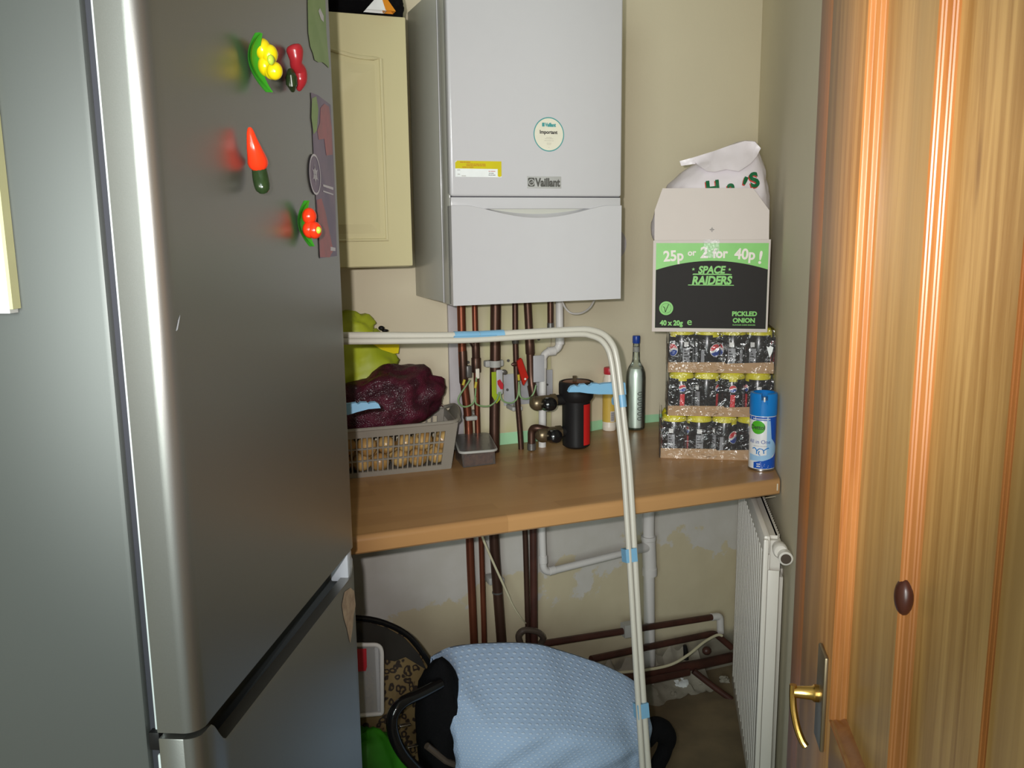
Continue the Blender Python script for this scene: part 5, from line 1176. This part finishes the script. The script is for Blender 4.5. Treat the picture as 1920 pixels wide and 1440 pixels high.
def finish(P, dx, dy):
    e0, e1 = Vector(P[-2]), Vector(P[-1]); d_ = (e1 - e0) / (e1.z - e0.z); P = [Vector(p) for p in P] + [e1 + d_ * (.010 - e1.z)]
    l0 = P[0]; zt2 = l0.z; sl = -.2
    Lp = [Vector((-.443 + dx, l0.y - .2 * (zt2 - z), z)) for z in (.012, .45, .9, zt2 - .085, zt2 - .045)] + [Vector((-.436 + dx, l0.y - .003, zt2 - .020)), Vector((-.420 + dx, l0.y - .001, zt2 - .006)), Vector((-.400 + dx, l0.y, zt2 - .0005))]
    return Lp + P
po, pi_ = finish(outer, 0, 0), finish(inner, .014, 0)
part('outer_frame', MB().tube(bez(po, 5), .0076, 14), 'ivory', ai)
part('inner_frame', MB().tube(bez(pi_, 5), .0064, 14), 'ivory', ai)
def sleeve(name, P, r, par=ai, m='sky'): return part(name, MB().tube(P, r, 16), m, par)
hg = sleeve('hinge_sleeve', [(-0.1279,-0.5483,1.289), (-0.0737,-0.5487,1.287)], .0102); sleeve('hinge_sleeve', [(-0.0725,-0.5486,1.287), (-0.0169,-0.5487,1.287)], .0102)
part('hinge_sleeve', MB().tube([(-0.1312,-0.5544,1.283), (-0.0364,-0.555,1.281)], .0082, 12), 'sky', ai)
part('hinge_slot', MB().box(Vector((-0.0882,-0.5383,1.282)), Vector((-0.0678,-0.5387,1.29)), .001), 'blue_dark', hg)
part('hinge_pin', MB().box(Vector((-0.0791,-0.5362,1.282)), Vector((-0.0617,-0.5385,1.288)), .001), 'sky', hg)
k1 = sleeve('clip', [(0.253,-0.5792,1.139), (0.2537,-0.5847,1.112)], .0100)
part('clip_knob', MB().tube([(0.2326,-0.5798,1.127), (0.2446,-0.5799,1.126)], [.0095, .0060], 14), 'sky', k1)
for yy in (1040, 1332):
    q0, q1 = (Vector((0.2385,-0.6504,0.8035)), Vector((0.2384,-0.6562,0.7743))) if yy == 1040 else (Vector((0.2353,-0.718,0.4655)), Vector((0.2356,-0.7243,0.434)))
    X = Vector((1, 0, 0)); U_ = (q1 - q0).normalized(); Nn = X.cross(U_)
    mb = MB(); vs = []
    for e in (q0, q1):
        for sx, sy in ((-.0145, -.0095), (.0135, -.0095), (.0135, .0125), (-.0145, .0125)): vs.append(e + X * sx + Nn * sy)
    kc = part('clip', mb.add(vs, [(0, 1, 2, 3), (7, 6, 5, 4), (0, 4, 5, 1), (1, 5, 6, 2), (2, 6, 7, 3), (3, 7, 4, 0)]), 'sky', ai)
    if yy == 1040: part('clip_tab', MB().tube([(0.231,-0.6446,0.7926), (0.2286,-0.6469,0.7812)], .0055, 10), 'sky', kc)
def arm(pts, name):
    p0 = [Vector(p) for p in pts]; n = len(p0); nv = Vector((0, -1, -.2)).normalized() * .006
    return part(name, MB().add([p - nv * .3 for p in p0] + [p + nv for p in p0], [tuple(range(n)), tuple(range(2 * n - 1, n - 1, -1))] + [(i, (i + 1) % n, (i + 1) % n + n, i + n) for i in range(n)]), 'sky', ai, smooth=0)
arm([(0.123,-0.572,1.156), (0.1262,-0.5706,1.162), (0.1318,-0.5698,1.167), (0.1411,-0.5694,1.169), (0.1448,-0.5699,1.166), (0.15,-0.5698,1.166), (0.1529,-0.5692,1.17), (0.166,-0.5692,1.17), (0.1721,-0.57,1.165), (0.1789,-0.5697,1.167), (0.1831,-0.5691,1.17), (0.1963,-0.5692,1.169), (0.2014,-0.5696,1.167), (0.2108,-0.5694,1.168), (0.2538,-0.5694,1.168), (0.2645,-0.5698,1.166), (0.2647,-0.5751,1.14), (0.2351,-0.5746,1.143), (0.1954,-0.5739,1.146), (0.1694,-0.573,1.15), (0.1501,-0.5723,1.154)], 'drying_arm')
arm([(-0.4085,-0.5684,1.174), (-0.3601,-0.5692,1.169), (-0.3439,-0.569,1.17), (-0.3415,-0.5696,1.167), (-0.3376,-0.5695,1.168), (-0.3353,-0.5691,1.17), (-0.3224,-0.5693,1.169), (-0.3193,-0.5699,1.166), (-0.3148,-0.5694,1.168), (-0.305,-0.5695,1.168), (-0.2988,-0.5703,1.164), (-0.2956,-0.572,1.156), (-0.3202,-0.5719,1.156), (-0.3444,-0.5728,1.152), (-0.3618,-0.5735,1.148), (-0.4104,-0.5731,1.15)], 'drying_arm')

# ================================================================ under the worktop: chair under a blanket, and the rest
ch = thing('upholstered_chair', 'black chair mostly hidden under the pale blue blanket', 'chair', WALL, (.08, -.42, 0))
part('backrest', lump((.085, -.425, .325), (.235, .040, .205), .03, 2, 2.2, 48, 30, power=.6).map(lambda p: (p.x, p.y, p.z - max(0, p.x + .02) * .5 * (p.z > .2) - .03)), 'black_fab', ch, smooth=70)
part('seat', MB().box((-.15, -.62, .08), (.32, -.42, .16), .03, 3), 'black_fab', ch)
part('padded_wing', lump((-.168, -.505, .385), (.058, .07, .165), .10, 2, 5.2, 36, 24), 'black_fab', ch, smooth=70)
lp = bez([(-0.1794,-0.55,0.5138), (-0.2305,-0.58,0.5173), (-0.2796,-0.61,0.5227), (-0.3022,-0.62,0.5075), (-0.3067,-0.62,0.4792), (-0.2988,-0.62,0.4404), (-0.2758,-0.61,0.3915), (-0.2329,-0.59,0.3301), (-0.1703,-0.56,0.2607)], 6)
part('armrest_loop', MB().tube(lp, .0125, 14), 'black_gloss', ch)
part('arm_buckle', MB().box(Vector((-0.2872,-0.61,0.469)), Vector((-0.2637,-0.6,0.4667)), .001), 'steel', ch); part('arm_buckle', MB().box(Vector((-0.2715,-0.61,0.4155)), Vector((-0.2488,-0.6,0.4142)), .001), 'steel', ch)
part('arm_strut', MB().tube([(-0.2209,-0.575,0.3877), (-0.1777,-0.57,0.3377), (-0.1312,-0.56,0.3014)], .0075, 10), 'cap_dark', ch)
part('armrest_pad', MB().tube(bez([(0.3678,-0.5,0.2209), (0.394,-0.5,0.2401), (0.4193,-0.5,0.2342), (0.4389,-0.5,0.204), (0.4302,-0.5,0.1652), (0.4119,-0.5,0.1272), (0.4025,-0.5,0.0377), (0.4006,-0.5,-0.1177)], 5), [.030] * 12 + [.029, .028, .027, .026, .024, .022] + [.020] * 18, 16), 'black_fab', ch)
part('foot', MB().box((-.16, -.60, 0), (-.12, -.44, .085)), 'black', ch); part('foot', MB().box((.28, -.60, 0), (.32, -.44, .085)), 'black', ch)

topc = [(-0.1645,-0.44,0.5169), (-0.1472,-0.43,0.5181), (-0.107,-0.42,0.5219), (-0.0396,-0.42,0.5171), (0.0434,-0.42,0.5039), (0.1144,-0.42,0.4859), (0.1726,-0.42,0.4589), (0.2423,-0.43,0.4266), (0.2981,-0.44,0.3983), (0.3549,-0.45,0.3605), (0.3856,-0.46,0.3338)]
botc = [(-0.1586,-0.6,0.333), (-0.1453,-0.605,0.3327), (-0.1159,-0.61,0.3283), (-0.0735,-0.615,0.3207), (-0.0242,-0.62,0.3113), (0.0346,-0.62,0.2965), (0.0881,-0.62,0.2829), (0.1451,-0.615,0.2654), (0.2089,-0.6,0.2401), (0.275,-0.585,0.2141), (0.3299,-0.575,0.1941)]
def along(c, a):
    f = a * (len(c) - 1); i = min(int(f), len(c) - 2); t = f - i
    p0, p1, p2, p3 = (Vector(c[max(i - 1, 0)]), Vector(c[i]), Vector(c[i + 1]), Vector(c[min(i + 2, len(c) - 1)]))
    return .5 * ((2 * p1) + (p2 - p0) * t + (2 * p0 - 5 * p1 + 4 * p2 - p3) * t * t + (3 * p1 - p0 - 3 * p2 + p3) * t ** 3)
def blan(a, b):
    T0, B0 = along(topc, a), along(botc, a)
    if b < .18:                      # the part that hangs down behind
        k = (.18 - b) / .18
        return T0 + Vector((0, .022 * min(1, k * 4) + .010 * k, -.26 * max(0, k - .06)))
    t = (b - .18) / .82 * 1.55
    x = T0.x + (B0.x - T0.x) * t
    z = T0.z + (B0.z - T0.z) * t
    y = T0.y + (B0.y - T0.y) * (1 - (1 - min(t, 1)) ** 2.2) - .012 * max(0, t - 1)
    env = min(1, t * 3)
    f = .016 * noise.noise(Vector((a * 3.2 + t * 1.1, t * 1.4 - a * 1.5, 2.7))) + .007 * noise.noise(Vector((a * 8 + t * 4.0, t * 2.2, 7.1)))
    f += .012 * math.exp(-((a - .12 - .22 * t) / .05) ** 2) * math.exp(-((t - .28) / .2) ** 2)
    f += .020 * math.exp(-((t - .55 - .35 * (a - .3) ** 2) / .16) ** 2) * math.exp(-((a - .55) / .38) ** 2)
    f -= .012 * math.exp(-((a - .80 - .12 * t) / .06) ** 2) * min(1, t * 2)
    ed = min(1, min(a, 1 - a) / .06)
    x += .007 * noise.noise(Vector((t * 5, 3, a * 2))) * (1 - ed)
    return Vector((x, y - f * env - .012 * env * ed, z + .004 * noise.noise(Vector((a * 9, 1.2, 0))) * (1 - min(1, t * 4))))
bm_ = MB(); NU, NV = 110, 100
bm_.grid(blan, NU, NV); bm_.uv = [((i / NU) * .47, (j / NV) * .62) for j in range(NV + 1) for i in range(NU + 1)]
blk = solo('blanket', 'pale blue dimpled plush blanket draped over the black chair', 'blanket', bm_, 'blanket', WALL, (.08, -.5, .1), smooth=80)
so = blk.modifiers.new('thickness', 'SOLIDIFY'); so.thickness = .004; so.offset = 1

lc = thing('folded_chair', 'leopard print folded round seat with a glossy black rim, by the fridge', 'chair', WALL, (-.30, -.38, 0))
lo_ = [(-0.411,-0.38,0.6303), (-0.3623,-0.38,0.6294), (-0.3007,-0.38,0.6157), (-0.2508,-0.38,0.5919), (-0.2091,-0.39,0.5617), (-0.1767,-0.4,0.5138), (-0.1546,-0.41,0.4649), (-0.1685,-0.42,0.4481), (-0.1858,-0.43,0.4022), (-0.2008,-0.45,0.3068), (-0.2196,-0.46,0.2068), (-0.3269,-0.47,0.1319), (-0.4481,-0.47,0.1664)]
cen = Vector((sum(p[0] for p in lo_), sum(p[1] for p in lo_), sum(p[2] for p in lo_))) / len(lo_)
fan = MB(); nl = len(lo_)
def fp(a, b):
    f = a * nl; i = int(f) % nl; t = f - int(f); e = Vector(lo_[i]).lerp(Vector(lo_[(i + 1) % nl]), t)
    return cen + (e - cen) * b + Vector((0, -.035 * (1 - b * b), 0))
fan.grid(fp, nl * 4, 10, closed_u=True); part('print_seat', fan, 'leopard', lc, smooth=70)
part('seat_back', MB().grid(lambda a, b: fp(a, b) + Vector((0, .012 + .03 * (1 - b * b), 0)), nl * 4, 4, closed_u=True), 'black_fab', lc)
part('black_rim', MB().tube(bez([Vector(p) for p in lo_[:8]], 6), .0075, 12), 'black_gloss', lc)
bp_ = [(-0.37,-0.425,0.6411), (-0.3099,-0.425,0.6276), (-0.2636,-0.425,0.6047), (-0.2255,-0.43,0.5748), (-0.1962,-0.435,0.5342), (-0.1795,-0.44,0.493), (-0.1984,-0.445,0.51), (-0.2306,-0.445,0.5377), (-0.256,-0.445,0.5322), (-0.2781,-0.445,0.5419), (-0.3064,-0.445,0.5135), (-0.3429,-0.445,0.521), (-0.3788,-0.445,0.5284)]
part('black_panel', MB().add(bp_ + [Vector(p) + Vector((0, .004, 0)) for p in bp_], [tuple(range(13)), tuple(range(25, 12, -1))]), 'smoky', lc)
part('leg_tube', MB().tube([(-.30, -.42, .20), (-.28, -.40, .012)], .009, 10), 'black', lc); part('leg_tube', MB().tube([(-.20, -.42, .22), (-.18, -.40, .012)], .009, 10), 'black', lc)
wt_ = thing('plastic_tray', 'white rimmed clear plastic tray standing on edge beside the fridge', 'tray', WALL, (-.33, -.50, .30))
fo = [(-0.4076,-0.5,0.6275), (-0.3077,-0.5,0.6083), (-0.2996,-0.5,0.6017), (-0.2965,-0.5,0.5897), (-0.3014,-0.5,0.4418), (-0.4155,-0.5,0.4574)]
part('rim', MB().tube(fillet([Vector(p) for p in fo] + [Vector(fo[0])], .006, 3), .0048, 10), 'white_plastic', wt_)
part('panel', MB().add([(-0.405,-0.497,0.6219), (-0.3001,-0.497,0.6017), (-0.305,-0.497,0.4409), (-0.4126,-0.497,0.4589)], [(0, 1, 2, 3)]), 'clear_plastic', wt_)
part('red_label', MB().add([(-0.3857,-0.503,0.6135), (-0.3311,-0.503,0.6054), (-0.3316,-0.503,0.5626), (-0.3344,-0.503,0.5531), (-0.3881,-0.503,0.5591)], [(0, 1, 2, 3, 4)]), 'red_cap', wt_)
part('white_band', MB().box(Vector((-0.3103,-0.494,0.5997)), Vector((-0.3032,-0.488,0.4356))), 'white_plastic', wt_)
gb = thing('carrier_bag', 'bright green plastic bag on the floor at the foot of the fridge', 'bag', WALL, (-.33, -.52, 0))
part('bag_body', lump((-.345, -.50, .20), (.118, .085, .215), .10, 2.0, 6.6, 40, 30, flat=.0015), 'green_bag', gb, smooth=70)
ld = thing('pan_lid', 'dark round lid leaning on the green bag beside the fridge', 'lid', WALL, (-.36, -.62, .0))
Lm = Matrix.Translation((-.362, -.610, .262)) @ Matrix.Rotation(radians(82), 4, 'X') @ Matrix.Rotation(radians(0), 4, 'Y')
part('lid_disc', MB().lathe([(0, .012), (.04, .010), (.072, .003), (.078, 0), (.078, -.003), (.0, .004)], 40, Lm), 'smoky', ld)
part('lid_rim', MB().lathe([(.074, .0035), (.080, .002), (.080, -.004), (.074, -.004)], 40, Lm), 'cap_dark', ld)
